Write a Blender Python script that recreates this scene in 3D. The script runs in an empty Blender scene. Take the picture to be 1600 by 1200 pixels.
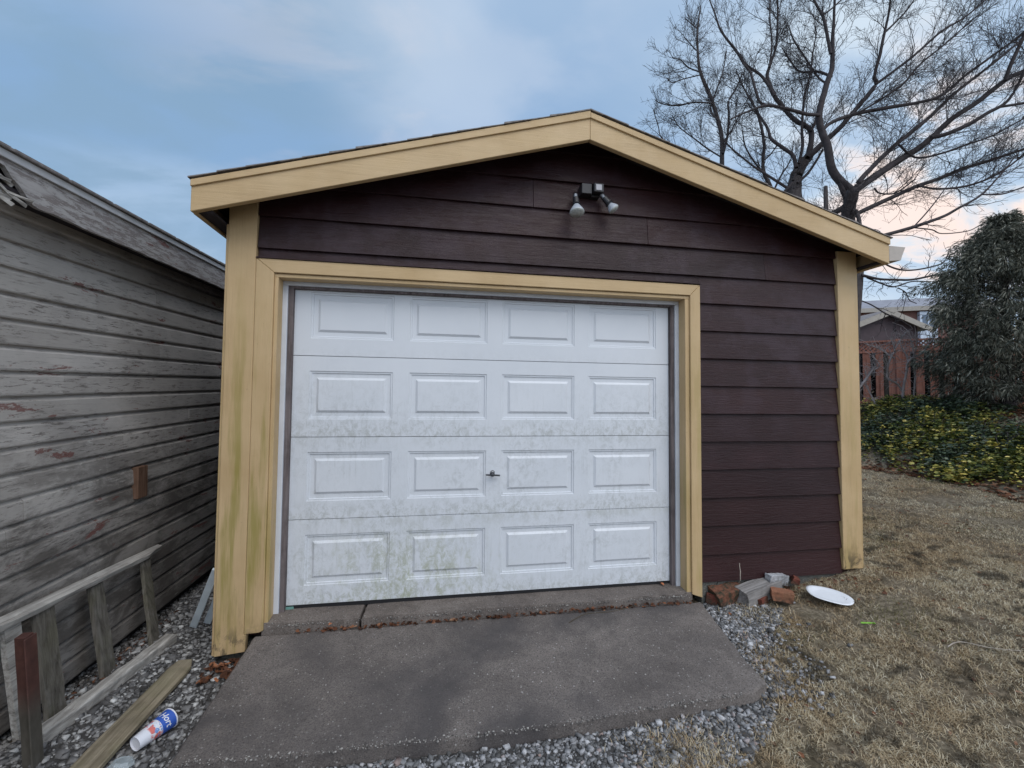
import bpy, math, random
import numpy as np
from mathutils import Vector, Matrix, noise as mnoise
random.seed(7); RNG = np.random.default_rng(11)
SC = bpy.context.scene; COL = SC.collection
# ------------------------------------------------------------------ camera
F_PX, YAW, PITCH, ROLL = 681.0, math.radians(-9.80), math.radians(2.30), math.radians(0.53)
CAM = np.array([0.9578, -3.1372, 1.3600])
cy, sy, cp, sp, cr, sr = math.cos(YAW), math.sin(YAW), math.cos(PITCH), math.sin(PITCH), math.cos(ROLL), math.sin(ROLL)
FW = np.array([-sy*cp, cy*cp, sp]); X0 = np.array([cy, sy, 0.0]); U0 = np.cross(X0, FW)
CX = cr*X0 + sr*U0; CU = -sr*X0 + cr*U0
cam = bpy.data.cameras.new('camera'); cam.sensor_width = 36; cam.lens = F_PX/1600*36
cam.clip_start = .05; cam.clip_end = 2000
co = bpy.data.objects.new('camera', cam); COL.objects.link(co)
m4 = Matrix(((CX[0], CU[0], -FW[0], CAM[0]), (CX[1], CU[1], -FW[1], CAM[1]), (CX[2], CU[2], -FW[2], CAM[2]), (0, 0, 0, 1)))
co.matrix_world = m4; SC.camera = co
def ray(u, v): return FW + CX*(u-800)/F_PX + CU*(600-v)/F_PX
def at(u, v, d): return CAM + ray(u, v)*d
def on_x(u, v, x): r = ray(u, v); return CAM + r*(x-CAM[0])/r[0]
def on_y(u, v, y): r = ray(u, v); return CAM + r*(y-CAM[1])/r[1]
def on_z(u, v, z): r = ray(u, v); return CAM + r*(z-CAM[2])/r[2]
# ------------------------------------------------------------------ world, sun, exposure
SUN_EL, SUN_AZ = math.radians(50), math.radians(155)      # azimuth measured from +Y clockwise: behind the camera
W = bpy.data.worlds.new('World'); SC.world = W; W.use_nodes = True
wt = W.node_tree; wt.nodes.clear()
def wn(t, **k):
    n = wt.nodes.new(t)
    for a, b in k.items(): setattr(n, a, b)
    return n
sky = wn('ShaderNodeTexSky'); sky.sky_type = 'NISHITA'; sky.sun_disc = False
sky.sun_elevation = SUN_EL; sky.sun_rotation = SUN_AZ; sky.air_density = 1.0; sky.dust_density = 1.5; sky.ozone_density = 2.0
SKY_STRENGTH = 0.095
tc = wn('ShaderNodeTexCoord'); sep = wn('ShaderNodeSeparateXYZ'); wt.links.new(tc.outputs['Generated'], sep.inputs[0])
# project the view direction on a cloud deck: (x,y)/(z+.12)
zz = wn('ShaderNodeMath', operation='ADD'); wt.links.new(sep.outputs[2], zz.inputs[0]); zz.inputs[1].default_value = .16
zm = wn('ShaderNodeMath', operation='MAXIMUM'); wt.links.new(zz.outputs[0], zm.inputs[0]); zm.inputs[1].default_value = .05
dv = []
for i in (0, 1):
    d = wn('ShaderNodeMath', operation='DIVIDE'); wt.links.new(sep.outputs[i], d.inputs[0]); wt.links.new(zm.outputs[0], d.inputs[1]); dv.append(d)
cmb = wn('ShaderNodeCombineXYZ'); wt.links.new(dv[0].outputs[0], cmb.inputs[0]); wt.links.new(dv[1].outputs[0], cmb.inputs[1])
mp = wn('ShaderNodeMapping'); mp.inputs['Location'].default_value = (3.3, 1.7, 0); mp.inputs['Rotation'].default_value = (0, 0, .5); mp.inputs['Scale'].default_value = (.65, .95, 1)
wt.links.new(cmb.outputs[0], mp.inputs[0])
def wnoise(sc, det, dist, rough=.55):
    n = wn('ShaderNodeTexNoise'); n.inputs['Scale'].default_value = sc; n.inputs['Detail'].default_value = det
    n.inputs['Roughness'].default_value = rough; n.inputs['Distortion'].default_value = dist
    wt.links.new(mp.outputs[0], n.inputs['Vector']); return n.outputs['Fac']
def wramp(f, a, b):
    r = wn('ShaderNodeMapRange', interpolation_type='SMOOTHSTEP'); r.inputs[1].default_value = a; r.inputs[2].default_value = b
    wt.links.new(f, r.inputs[0]); return r.outputs[0]
def wmath(op, a, b):
    n = wn('ShaderNodeMath', operation=op)
    for i, q in enumerate((a, b)):
        if isinstance(q, (int, float)): n.inputs[i].default_value = q
        else: wt.links.new(q, n.inputs[i])
    return n.outputs[0]
def wmix(f, a, b, mode='MIX'):
    n = wn('ShaderNodeMix', data_type='RGBA', blend_type=mode)
    for i, q in ((0, f), (6, a), (7, b)):
        if isinstance(q, (int, float)): n.inputs[i].default_value = q
        elif isinstance(q, tuple): n.inputs[i].default_value = (*q, 1)
        else: wt.links.new(q, n.inputs[i])
    return n.outputs[2]
def lobe(u, v, a, b):      # smooth mask round a direction of the sky
    d = ray(u, v); d = d/np.linalg.norm(d)
    n = wn('ShaderNodeVectorMath', operation='DOT_PRODUCT'); wt.links.new(tc.outputs['Generated'], n.inputs[0]); n.inputs[1].default_value = tuple(d)
    return wramp(n.outputs['Value'], a, b)
scaled = wmix(1.0, sky.outputs[0], (SKY_STRENGTH,)*3, 'MULTIPLY')
n1 = wnoise(1.0, 4, .35, .48); n2 = wnoise(3.2, 6, .4)
c1 = wramp(n1, .42, .70)
right = lobe(1750, 330, .70, .99)
cov = wmath('MINIMUM', wmath('ADD', wmath('MULTIPLY', c1, .5), wmath('MULTIPLY', right, wmath('ADD', .35, wmath('MULTIPLY', wramp(n2, .4, .62), .6)))), 1.0)
base = wmix(.55, scaled, (.40, .66, 1.03))
cl = wmix(cov, base, (.74, .86, .98))
dk = wramp(wnoise(.9, 5, .6), .52, .72)
cl = wmix(wmath('MULTIPLY', dk, .30), cl, (.38, .53, .70))
cl = wmix(wmath('MULTIPLY', lobe(60, 40, .80, .99), wmath('ADD', .25, wmath('MULTIPLY', wramp(n2, .38, .6), .5))), cl, (.26, .41, .58))
pinkm = wmath('MULTIPLY', lobe(600, 90, .90, .995), wramp(wnoise(2.8, 6, .5), .50, .66))
cl = wmix(wmath('MULTIPLY', pinkm, .28), cl, (.74, .72, .78))
topc = wmath('MULTIPLY', lobe(740, 20, .93, .998), wramp(wnoise(2.0, 5, .5), .42, .62))
cl = wmix(wmath('MULTIPLY', topc, .22), cl, (.82, .86, .95))
warm = wmath('MULTIPLY', lobe(1540, 290, .955, .998), wramp(wnoise(3.2, 6, .4), .47, .60))
cl = wmix(wmath('MULTIPLY', warm, .95), cl, (1.10, .90, .82))
# unseen pale cloud behind the camera, added to make the fill light less blue
bk = wramp(sep.outputs[1], .1, -.5)
cl = wmix(wmath('MULTIPLY', bk, .8), cl, (.54, .60, .69))
# unseen sky behind the camera, raised in brightness to light the garage front
back = wn('ShaderNodeMapRange', interpolation_type='SMOOTHSTEP'); wt.links.new(sep.outputs[1], back.inputs[0])
for i, q in ((1, .25), (2, -.7), (3, .80), (4, 1.5)): back.inputs[i].default_value = q
mul = wn('ShaderNodeVectorMath', operation='SCALE'); wt.links.new(cl, mul.inputs[0]); wt.links.new(back.outputs[0], mul.inputs['Scale'])
bg = wn('ShaderNodeBackground'); wt.links.new(mul.outputs[0], bg.inputs[0]); bg.inputs[1].default_value = 1.0
out = wn('ShaderNodeOutputWorld'); wt.links.new(bg.outputs[0], out.inputs[0])
sun = bpy.data.lights.new('sun', 'SUN'); sun.energy = 1.0; sun.angle = math.radians(40); sun.color = (1, .93, .85)
so = bpy.data.objects.new('sun', sun); COL.objects.link(so)
sd = Vector((math.sin(SUN_AZ)*math.cos(SUN_EL), math.cos(SUN_AZ)*math.cos(SUN_EL), math.sin(SUN_EL)))
so.rotation_euler = sd.to_track_quat('Z', 'Y').to_euler()
vs = SC.view_settings; vs.view_transform = 'Standard'; vs.look = 'None'; vs.gamma = 1; vs.exposure = 0.28; vs.use_curve_mapping = False
# ------------------------------------------------------------------ helpers
def link(o, parent=None):
    COL.objects.link(o)
    if parent is not None: o.parent = parent
    return o
def tag(o, label=None, cat=None, group=None, kind=None):
    for k, v in (('label', label), ('category', cat), ('group', group), ('kind', kind)):
        if v: o[k] = v
    return o
def empty(name, loc=(0, 0, 0), label=None, cat=None, group=None):
    o = bpy.data.objects.new(name, None); o.location = tuple(map(float, loc)); o.empty_display_size = .1
    link(o); return tag(o, label, cat, group)
def raw(name, V, Fc, mat, parent=None, smooth=False):
    """mesh from vertex array and face array(s); V is in world space, moved to parent's local space"""
    V = np.asarray(V, float)
    if parent is not None:
        L = np.array(parent_origin(parent)); R = parent_rot(parent)
        V = (V - L) @ R
    me = bpy.data.meshes.new(name)
    if isinstance(Fc, np.ndarray):
        n, k = Fc.shape
        me.vertices.add(len(V)); me.vertices.foreach_set('co', V.ravel().astype(np.float32))
        me.loops.add(n*k); me.loops.foreach_set('vertex_index', Fc.ravel().astype(np.int32))
        me.polygons.add(n); me.polygons.foreach_set('loop_start', np.arange(0, n*k, k, dtype=np.int32))
        me.polygons.foreach_set('loop_total', np.full(n, k, np.int32))
        me.update(calc_edges=True); me.validate()
    else:
        me.from_pydata([tuple(v) for v in V], [], [tuple(f) for f in Fc]); me.update()
    if smooth: me.polygons.foreach_set('use_smooth', [True]*len(me.polygons))
    if mat: me.materials.append(mat)
    o = bpy.data.objects.new(name, me); return link(o, parent)
def parent_origin(p):
    o = Vector(p.location)
    while p.parent: p = p.parent; o = o + Vector(p.location)
    return tuple(o)
def parent_rot(p):
    while p.parent: p = p.parent
    return np.array(p.rotation_euler.to_matrix())
class MB:
    def __init__(s): s.v = []; s.f = []
    def add(s, V, Fc):
        b = len(s.v); s.v += [tuple(map(float, q)) for q in V]; s.f += [tuple(i+b for i in f) for f in Fc]; return s
    def box(s, a, b, jit=0):
        x0, y0, z0 = a; x1, y1, z1 = b
        V = [(x, y, z) for z in (z0, z1) for y in (y0, y1) for x in (x0, x1)]
        if jit: V = [tuple(c+random.uniform(-jit, jit) for c in q) for q in V]
        return s.add(V, [(0, 2, 3, 1), (4, 5, 7, 6), (0, 1, 5, 4), (2, 6, 7, 3), (0, 4, 6, 2), (1, 3, 7, 5)])
    def prism(s, P, ext):
        """closed polygon P (3-D points) swept by the vector ext"""
        P = [np.array(p, float) for p in P]; n = len(P); e = np.array(ext, float)
        V = P + [p+e for p in P]
        return s.add(V, [tuple(range(n))[::-1], tuple(range(n, 2*n))] + [(i, (i+1) % n, n+(i+1) % n, n+i) for i in range(n)])
    def beam(s, a, b, w, h, up=(0, 0, 1), segs=1, jit=0):
        """board from a to b, width w sideways, height h along up"""
        a = np.array(a, float); b = np.array(b, float); d = b-a; d /= np.linalg.norm(d); up = np.array(up, float)
        sd = np.cross(d, up); sd /= np.linalg.norm(sd); u = np.cross(sd, d)
        V = []; Fc = []
        for i in range(segs+1):
            p = a+(b-a)*i/segs
            for q in ((-1, -1), (1, -1), (1, 1), (-1, 1)):
                V.append(p+sd*q[0]*w/2+u*q[1]*h/2+np.array([random.uniform(-jit, jit) for _ in range(3)]))
        for i in range(segs):
            for k in range(4): Fc.append((i*4+k, i*4+(k+1) % 4, i*4+4+(k+1) % 4, i*4+4+k))
        Fc += [(3, 2, 1, 0), (segs*4, segs*4+1, segs*4+2, segs*4+3)]
        return s.add(V, Fc)
    def lathe(s, a, d, prof, n=20, caps=True):
        """profile [(dist, radius)] turned round the axis from a along d"""
        a = np.array(a, float); d = np.array(d, float); d /= np.linalg.norm(d)
        t = np.array([1., 0, 0]) if abs(d[0]) < .8 else np.array([0, 1., 0]); x = np.cross(d, t); x /= np.linalg.norm(x); y = np.cross(d, x)
        V = []; Fc = []
        for l, r in prof:
            for k in range(n): V.append(a+d*l+(x*math.cos(2*math.pi*k/n)+y*math.sin(2*math.pi*k/n))*r)
        for i in range(len(prof)-1):
            for k in range(n): Fc.append((i*n+k, i*n+(k+1) % n, (i+1)*n+(k+1) % n, (i+1)*n+k))
        if caps: Fc += [tuple(range(n))[::-1], tuple(range((len(prof)-1)*n, len(prof)*n))]
        return s.add(V, Fc)
    def build(s, name, mat, parent=None, smooth=False, bevel=0, seg=1):
        o = raw(name, s.v, s.f, mat, parent, smooth)
        if bevel:
            b = o.modifiers.new('bevel', 'BEVEL'); b.width = bevel; b.segments = seg; b.limit_method = 'ANGLE'; b.angle_limit = math.radians(40)
        return o
def tubes(P, Rr, k=4):
    """P (m,n,3) polylines, Rr (m,n) radii -> verts, quads"""
    P = np.asarray(P, float); Rr = np.asarray(Rr, float); m, n, _ = P.shape
    T = np.gradient(P, axis=1); T /= np.linalg.norm(T, axis=2, keepdims=True)+1e-9
    ref = np.where(np.abs(T[..., 2:3]) < .9, np.array([0, 0, 1.]), np.array([1., 0, 0]))
    A = np.cross(T, ref); A /= np.linalg.norm(A, axis=2, keepdims=True)+1e-9; B = np.cross(T, A)
    an = np.arange(k)*2*math.pi/k
    V = P[:, :, None, :]+Rr[:, :, None, None]*(A[:, :, None, :]*np.cos(an)[None, None, :, None]+B[:, :, None, :]*np.sin(an)[None, None, :, None])
    idx = np.arange(m*n*k).reshape(m, n, k); nx = np.roll(idx, -1, axis=2)
    Fc = np.stack([idx[:, :-1], nx[:, :-1], nx[:, 1:], idx[:, 1:]], -1).reshape(-1, 4)
    return V.reshape(-1, 3), Fc
def smooth_line(P, n):
    """Catmull-Rom through the rows of P, n points per span"""
    P = np.asarray(P, float); Q = np.vstack([2*P[0]-P[1], P, 2*P[-1]-P[-2]]); out = []
    for i in range(1, len(Q)-2):
        for t in np.arange(n)/n:
            out.append(.5*((2*Q[i])+(-Q[i-1]+Q[i+1])*t+(2*Q[i-1]-5*Q[i]+4*Q[i+1]-Q[i+2])*t*t+(-Q[i-1]+3*Q[i]-3*Q[i+1]+Q[i+2])*t**3))
    out.append(Q[-2]); return np.array(out)
# ------------------------------------------------------------------ materials
class Mt:
    def __init__(s, name, rough=.7, spec=.5):
        s.m = bpy.data.materials.new(name); s.m.use_nodes = True; s.t = s.m.node_tree; s.b = s.t.nodes['Principled BSDF']
        s.b.inputs['Roughness'].default_value = rough; s.b.inputs['Specular IOR Level'].default_value = spec
        s.c = s.t.nodes.new('ShaderNodeTexCoord').outputs['Object']
    def n(s, t, **k):
        q = s.t.nodes.new(t)
        for a, b in k.items(): setattr(q, a, b)
        return q
    def con(s, sock, q):
        if isinstance(q, (int, float)): sock.default_value = q
        elif isinstance(q, tuple): sock.default_value = (*q, 1) if len(q) == 3 else q
        else: s.t.links.new(q, sock)
    def map(s, sc=(1, 1, 1), loc=(0, 0, 0), rot=(0, 0, 0), src=None):
        q = s.n('ShaderNodeMapping'); q.inputs['Scale'].default_value = sc; q.inputs['Location'].default_value = loc; q.inputs['Rotation'].default_value = rot
        s.con(q.inputs[0], src or s.c); return q.outputs[0]
    def noise(s, sc=5, det=4, rough=.6, dist=0, v=None):
        q = s.n('ShaderNodeTexNoise'); q.inputs['Scale'].default_value = sc; q.inputs['Detail'].default_value = det
        q.inputs['Roughness'].default_value = rough; q.inputs['Distortion'].default_value = dist; s.con(q.inputs['Vector'], v or s.c); return q.outputs['Fac']
    def vor(s, sc=5, v=None, feat='F1', out='Distance'):
        q = s.n('ShaderNodeTexVoronoi', feature=feat); q.inputs['Scale'].default_value = sc; s.con(q.inputs['Vector'], v or s.c); return q.outputs[out]
    def rng(s, f, a, b, c=0., d=1., sm=True):
        q = s.n('ShaderNodeMapRange', interpolation_type='SMOOTHSTEP' if sm else 'LINEAR')
        for i, x in ((1, a), (2, b), (3, c), (4, d)): q.inputs[i].default_value = x
        s.con(q.inputs[0], f); return q.outputs[0]
    def mth(s, op, a, b=0.):
        q = s.n('ShaderNodeMath', operation=op); s.con(q.inputs[0], a); s.con(q.inputs[1], b); return q.outputs[0]
    def mul(s, *a):
        r = a[0]
        for x in a[1:]: r = s.mth('MULTIPLY', r, x)
        return r
    def mix(s, f, a, b, mode='MIX'):
        q = s.n('ShaderNodeMix', data_type='RGBA', blend_type=mode); s.con(q.inputs[0], f); s.con(q.inputs[6], a); s.con(q.inputs[7], b); return q.outputs[2]
    def ramp(s, f, st):
        q = s.n('ShaderNodeValToRGB'); e = q.color_ramp.elements
        while len(e) < len(st): e.new(.5)
        for i, (p, c) in enumerate(st): e[i].position = p; e[i].color = (*c, 1)
        s.con(q.inputs[0], f); return q.outputs[0]
    def xyz(s, v=None):
        q = s.n('ShaderNodeSeparateXYZ'); s.con(q.inputs[0], v or s.c); return q.outputs
    def isl(s): return s.n('ShaderNodeNewGeometry').outputs['Random Per Island']
    def col(s, c): s.con(s.b.inputs['Base Color'], c); return s
    def rou(s, c): s.con(s.b.inputs['Roughness'], c); return s
    def bump(s, h, st=.5, d=.01):
        q = s.n('ShaderNodeBump'); q.inputs['Strength'].default_value = st; q.inputs['Distance'].default_value = d; s.con(q.inputs['Height'], h)
        if s.b.inputs['Normal'].is_linked: s.con(q.inputs['Normal'], s.b.inputs['Normal'].links[0].from_socket)
        s.t.links.new(q.outputs[0], s.b.inputs['Normal']); return s
def mat_yellow(name, green=.5, rot=0.0, hz=False):
    m = Mt(name, .5, .35)
    G = (lambda a, b, l=(0, 0, 0): m.map((b, a, a), l)) if hz else (lambda a, b, l=(0, 0, 0): m.map((a, a, b), l))
    n = m.noise(2.2, 5); st = m.noise(6, 5, .65, v=G(5, .45))
    c = m.ramp(n, [(.3, (.49, .34, .175)), (.7, (.58, .415, .225))])
    c = m.mix(m.mul(m.rng(st, .47, .75), .30), c, (.36, .25, .12))
    g = m.rng(m.noise(3.0, 4, .6, v=m.map((4.5, 4.5, .35), (1.3, 0, 0))), .45, .66)
    z = m.xyz()[2]
    c = m.mix(m.mul(g, m.rng(z, 2.5, .5), green), c, (.27, .225, .045))
    if rot:
        r = m.mul(m.rng(m.noise(11, 6, .7, 1.0, v=m.map((1, 1, .6))), .50, .60), m.rng(z, rot+.16, rot-.02))
        c = m.mix(m.mul(r, .9), c, (.045, .038, .030))
        sm = m.mul(m.rng(m.noise(7, 5, .7, v=m.map((2, 2, .5))), .45, .7), m.rng(z, rot+.55, rot))
        c = m.mix(m.mul(sm, .55), c, (.22, .16, .055))
    sp = m.rng(m.noise(38, 3, .6), .70, .76); c = m.mix(m.mul(sp, .4), c, (.20, .13, .06))
    ck = m.noise(8, 6, .8, .4, G(14, .5)); c = m.mix(m.mul(m.rng(ck, .64, .70), .45), c, (.22, .15, .07))
    fd = m.rng(m.noise(1.1, 4), .40, .66); c = m.mix(m.mul(fd, .22), c, (.64, .48, .29))
    m.col(c).rou(m.rng(m.noise(7, 4), .3, .7, .4, .65)).bump(m.noise(9, 6, .75, v=G(9, .35)), .45, .005).bump(ck, .3, .003)
    return m.m
def mat_brown_siding():
    m = Mt('brown_siding_paint', .45, .26)
    n = m.noise(3.1, 4, .6, .2, m.map((.5, 1, 1)))
    gr = m.noise(7, 7, .72, 2.6, m.map((.45, 1, 5.5)))
    gw = m.n('ShaderNodeTexWave', wave_type='BANDS', bands_direction='Z'); gw.inputs['Scale'].default_value = 26; gw.inputs['Distortion'].default_value = 9
    gw.inputs['Detail'].default_value = 4; gw.inputs['Detail Scale'].default_value = .9; m.con(gw.inputs['Vector'], m.map((.16, 1, 1)))
    c = m.ramp(n, [(.3, (.0175, .0068, .0073)), (.55, (.0285, .0108, .0116)), (.75, (.043, .0180, .0190))])
    wear = m.mul(m.rng(gr, .56, .70), m.rng(m.noise(1.7, 3), .42, .62))
    c = m.mix(m.mul(wear, .65), c, (.105, .068, .062))
    lines = m.rng(m.noise(16, 8, .8, 1.2, m.map((.35, 1, 7))), .60, .66); c = m.mix(m.mul(lines, .35, m.rng(m.noise(2.3, 3, v=m.map(loc=(3, 3, 3))), .4, .6)), c, (.14, .105, .10))
    fd = m.rng(m.noise(.9, 3), .45, .7)
    c = m.mix(m.mul(fd, .25), c, (.055, .030, .034))
    c = m.mix(m.rng(m.isl(), 0, 1, 0, .35, False), c, (.050, .016, .014)); c = m.mix(m.rng(m.mth('FRACT', m.mul(m.isl(), 7.3)), 0, 1, 0, .35, False), c, (.012, .006, .007))
    hz = m.mul(m.rng(m.noise(4.2, 5, .7), .44, .64), m.rng(m.xyz()[2], .6, 1.9)); c = m.mix(m.mul(hz, .35), c, (.062, .040, .052))
    sp = m.mul(m.rng(m.noise(30, 5, .75), .60, .70), m.rng(m.xyz()[2], .55, .02)); c = m.mix(m.mul(sp, .5), c, (.075, .058, .045))
    m.col(c).rou(m.rng(gr, .3, .7, .28, .50))
    m.bump(gr, .75, .005).bump(m.noise(3, 3, .5), .3, .01).bump(m.noise(90, 3), .15, .001)
    return m.m
def mat_door():
    m = Mt('white_door_paint', .42, .4)
    x, y, z = m.xyz()
    c = m.ramp(m.noise(1.6, 4), [(.3, (.63, .66, .70)), (.7, (.69, .715, .75))])
    low = m.rng(z, 1.75, 1.1); mid = m.rng(m.noise(2.0, 4, .6), .36, .62)
    fine = m.noise(20, 10, .84, .5, m.map((1.15, 1, .85))); fine2 = m.noise(46, 6, .8, .3, m.map((1.2, 1, .7)))
    g = m.mul(m.rng(fine, .44, .62), mid, low)
    rn = m.mul(m.rng(m.noise(9, 7, .8, .2, m.map((4.5, 1, .35))), .50, .66), m.rng(m.noise(1.6, 3, v=m.map(loc=(5, 0, 2))), .42, .6), low)
    c = m.mix(m.mul(rn, .26), c, (.33, .35, .335))
    c = m.mix(m.mul(g, .46), c, (.36, .38, .375))
    sp = m.mul(m.rng(fine2, .60, .70), m.rng(m.noise(3.3, 3), .44, .60), low); c = m.mix(m.mul(sp, .55), c, (.21, .215, .19))
    # grime along the lower edge of each section
    zf = m.mth('FRACT', m.mth('DIVIDE', m.mth('ADD', z, .0), .553))
    edge = m.mul(m.rng(zf, .25, .02), m.rng(fine, .42, .60), m.rng(z, 1.9, 1.2)); c = m.mix(m.mul(edge, .34), c, (.29, .30, .25))
    up = m.mul(m.rng(zf, .84, .99), m.rng(m.noise(8, 6, .75, v=m.map((.7, 1, .6))), .46, .62), m.rng(z, 1.3, .9)); c = m.mix(m.mul(up, .32), c, (.33, .335, .27))
    # green algae low, around x=.7-1.1 and the left edge
    gm = m.mul(m.rng(fine, .38, .60), m.rng(m.noise(5.5, 6, .7, .8, m.map((1.4, 1, .5), (.37, 0, .2))), .40, .60), m.rng(z, .62, .18), m.rng(m.mth('ABSOLUTE', m.mth('SUBTRACT', x, .78-1.98)), .95, .10))
    c = m.mix(m.mul(gm, .62), c, (.33, .35, .20))
    m.col(c).rou(m.rng(g, 0, 1, .40, .62)).bump(m.noise(8, 5, .6, 1.5, m.map((1, 1, 9))), .05, .001).bump(m.noise(2, 2), .10, .01)
    return m.m
def mat_plain(name, col, rough=.6, var=.12, sc=8, metal=0, spec=.5, bump=.1):
    m = Mt(name, rough, spec); a = tuple(x*(1-var) for x in col); b = tuple(min(1, x*(1+var)) for x in col)
    m.col(m.ramp(m.noise(sc, 5), [(.3, a), (.7, b)])); m.b.inputs['Metallic'].default_value = metal
    if bump: m.bump(m.noise(sc*9, 4), bump, .002)
    return m.m
def mat_concrete(name, dark=(.130, .114, .106), light=(.245, .215, .195), stain=.75):
    m = Mt(name, .88, .25)
    n = m.noise(1.5, 5, .65, .3); f = m.noise(140, 3, .7)
    c = m.ramp(n, [(.32, dark), (.68, light)])
    c = m.mix(m.mul(m.rng(m.noise(5, 6, .7, .8), .42, .68), .45), c, tuple(x*.62 for x in dark))
    c = m.mix(m.rng(f, .40, .65, 0., .62), c, tuple(x*.40 for x in dark))
    v = m.n('ShaderNodeTexVoronoi'); v.inputs['Scale'].default_value = 95; m.con(v.inputs['Vector'], m.c)
    hue = m.ramp(m.xyz(v.outputs['Color'])[0], [(.2, (.07, .06, .055)), (.55, (.14, .125, .115)), (.8, (.17, .14, .12)), (.95, (.30, .29, .27))])
    peb = m.mul(m.rng(v.outputs['Distance'], .45, .25), m.rng(m.xyz(v.outputs['Color'])[1], .45, .7))
    c = m.mix(m.mul(peb, .92), c, hue)
    v2 = m.n('ShaderNodeTexVoronoi'); v2.inputs['Scale'].default_value = 42; m.con(v2.inputs['Vector'], m.c)
    wh = m.mul(m.rng(v2.outputs['Distance'], .22, .14), m.rng(m.xyz(v2.outputs['Color'])[0], .88, .93)); c = m.mix(m.mul(wh, .85), c, (.42, .40, .38))
    d = m.mul(m.rng(m.noise(1.1, 4, .6, .5, m.map(loc=(4.1, 2.3, 0))), .45, .68), stain); c = m.mix(d, c, (.062, .057, .058))
    m.col(c).bump(m.mth('ADD', m.mul(m.rng(v.outputs['Distance'], 0, .6, 1, 0), .6), f), .5, .003).bump(m.noise(25, 5), .3, .004)
    return m.m
def mat_shed_paint(name, base=(.47, .44, .41), wood=(.105, .088, .078), amt=1.0, red=1.0):
    m = Mt(name, .75, .3)
    g = m.map((5, .8, 5)); c = m.ramp(m.noise(2.4, 5), [(.3, tuple(x*.8 for x in base)), (.7, tuple(x*1.18 for x in base))])
    fl = m.mul(m.rng(m.noise(34, 8, .80, .2, m.map((1, .28, 2.0))), .59-.04*amt, .62-.04*amt), m.rng(m.noise(3.0, 4, .6, 0, m.map((1, .6, 2.5))), .44-.05*amt, .56-.05*amt))
    c = m.mix(m.mul(fl, .7), c, wood)
    c = m.mix(m.mul(m.rng(m.noise(60, 4, .7, 0, m.map((1, .12, 2.2))), .55, .70), .35), c, wood)
    st = m.rng(m.noise(9, 6, .7, v=g), .52, .72); c = m.mix(m.mul(st, .35), c, tuple(x*.6 for x in base))
    c = m.mix(m.rng(m.isl(), 0, 1, 0, .34, False), c, (.20, .175, .15)); c = m.mix(m.rng(m.mth('FRACT', m.mul(m.isl(), 5.7)), .5, 1, 0, .3, False), c, (.56, .53, .49))
    z = m.xyz()[2]
    low = m.mul(m.rng(m.noise(4, 7, .75, .4, m.map((1, .5, 1.2))), .42, .60), m.rng(z, .1, -.9)); c = m.mix(m.mul(low, .9), c, (.10, .088, .078))  # dirt, plus the dimmer light low on the wall painted into the colour
    c = m.mix(m.mul(m.rng(z, -.25, -1.25), .55), c, (.105, .095, .085))  # smooth darkening toward the ground, painted in for the dimmer light there
    rd = m.mul(m.rng(m.noise(4.2, 7, .72, .4, m.map((1, .55, 1.9), (2.2, 7.7, 1.1))), .615, .635), red); wf = m.mul(m.rng(m.noise(17, 8, .8, .3, m.map((1, .5, 2.0), (3, 1, 5))), .60, .63), m.rng(m.noise(2.6, 3, v=m.map(loc=(1, 8, 2))), .45, .6)); c = m.mix(m.mul(wf, .6), c, (.52, .50, .47))
    rd = m.mul(rd, m.rng(m.noise(40, 5, .8, v=m.map((1, .6, 1.6))), .36, .44)); c = m.mix(m.mul(rd, .8), c, (.17, .060, .050))
    m.col(c).bump(m.mul(fl, -1.), .5, .003).bump(m.noise(14, 6, .7, v=m.map((6, .6, 6))), .35, .003)
    return m.m
def mat_oldwood(name, a=(.16, .145, .13), b=(.30, .285, .27), axis=1, green=0.):
    m = Mt(name, .85, .2); s = [26, 26, 26]; s[axis] = 1.2
    g = m.noise(1.6, 7, .7, .5, m.map(tuple(s))); c = m.ramp(g, [(.3, tuple(x*.35 for x in a)), (.45, a), (.68, b)])
    c = m.mix(m.mul(m.rng(m.noise(7, 5), .45, .7), .45), c, tuple(x*.5 for x in a))
    if green: c = m.mix(m.mul(m.rng(m.noise(5, 4), .4, .65), green), c, (.15, .15, .075))
    m.col(c).bump(g, .7, .006); return m.m
def mat_islands(name, stops, rough=.8, nsc=60, spec=.3, trans=0., patchy=None):
    m = Mt(name, rough, spec); c = m.ramp(m.isl(), stops)
    if patchy:
        a, b, f = patchy; k = m.rng(m.noise(1.3 if f else 3.6, 5, .65, .6), .42, .60)
        c = m.mix(.9, c, m.mix(k, a, b), 'MULTIPLY'); k2 = m.rng(m.noise(4.5, 7, .75, .8), .50, .62); c = m.mix(m.mul(k2, f), c, (.06, .05, .038))
    c = m.mix(m.rng(m.noise(nsc, 3), .3, .7, 0, .5), c, (0, 0, 0), 'MIX') if False else m.mix(.5, c, m.ramp(m.noise(nsc, 3), [(.3, (.25, .25, .25)), (.7, (.75, .75, .75))]), 'OVERLAY')
    m.col(c)
    if trans:
        tr = m.n('ShaderNodeBsdfTranslucent'); m.con(tr.inputs[0], c); ms = m.n('ShaderNodeMixShader'); ms.inputs[0].default_value = trans
        m.t.links.new(m.b.outputs[0], ms.inputs[1]); m.t.links.new(tr.outputs[0], ms.inputs[2])
        o = [q for q in m.t.nodes if q.type == 'OUTPUT_MATERIAL'][0]; m.t.links.new(ms.outputs[0], o.inputs[0])
    return m.m
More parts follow.
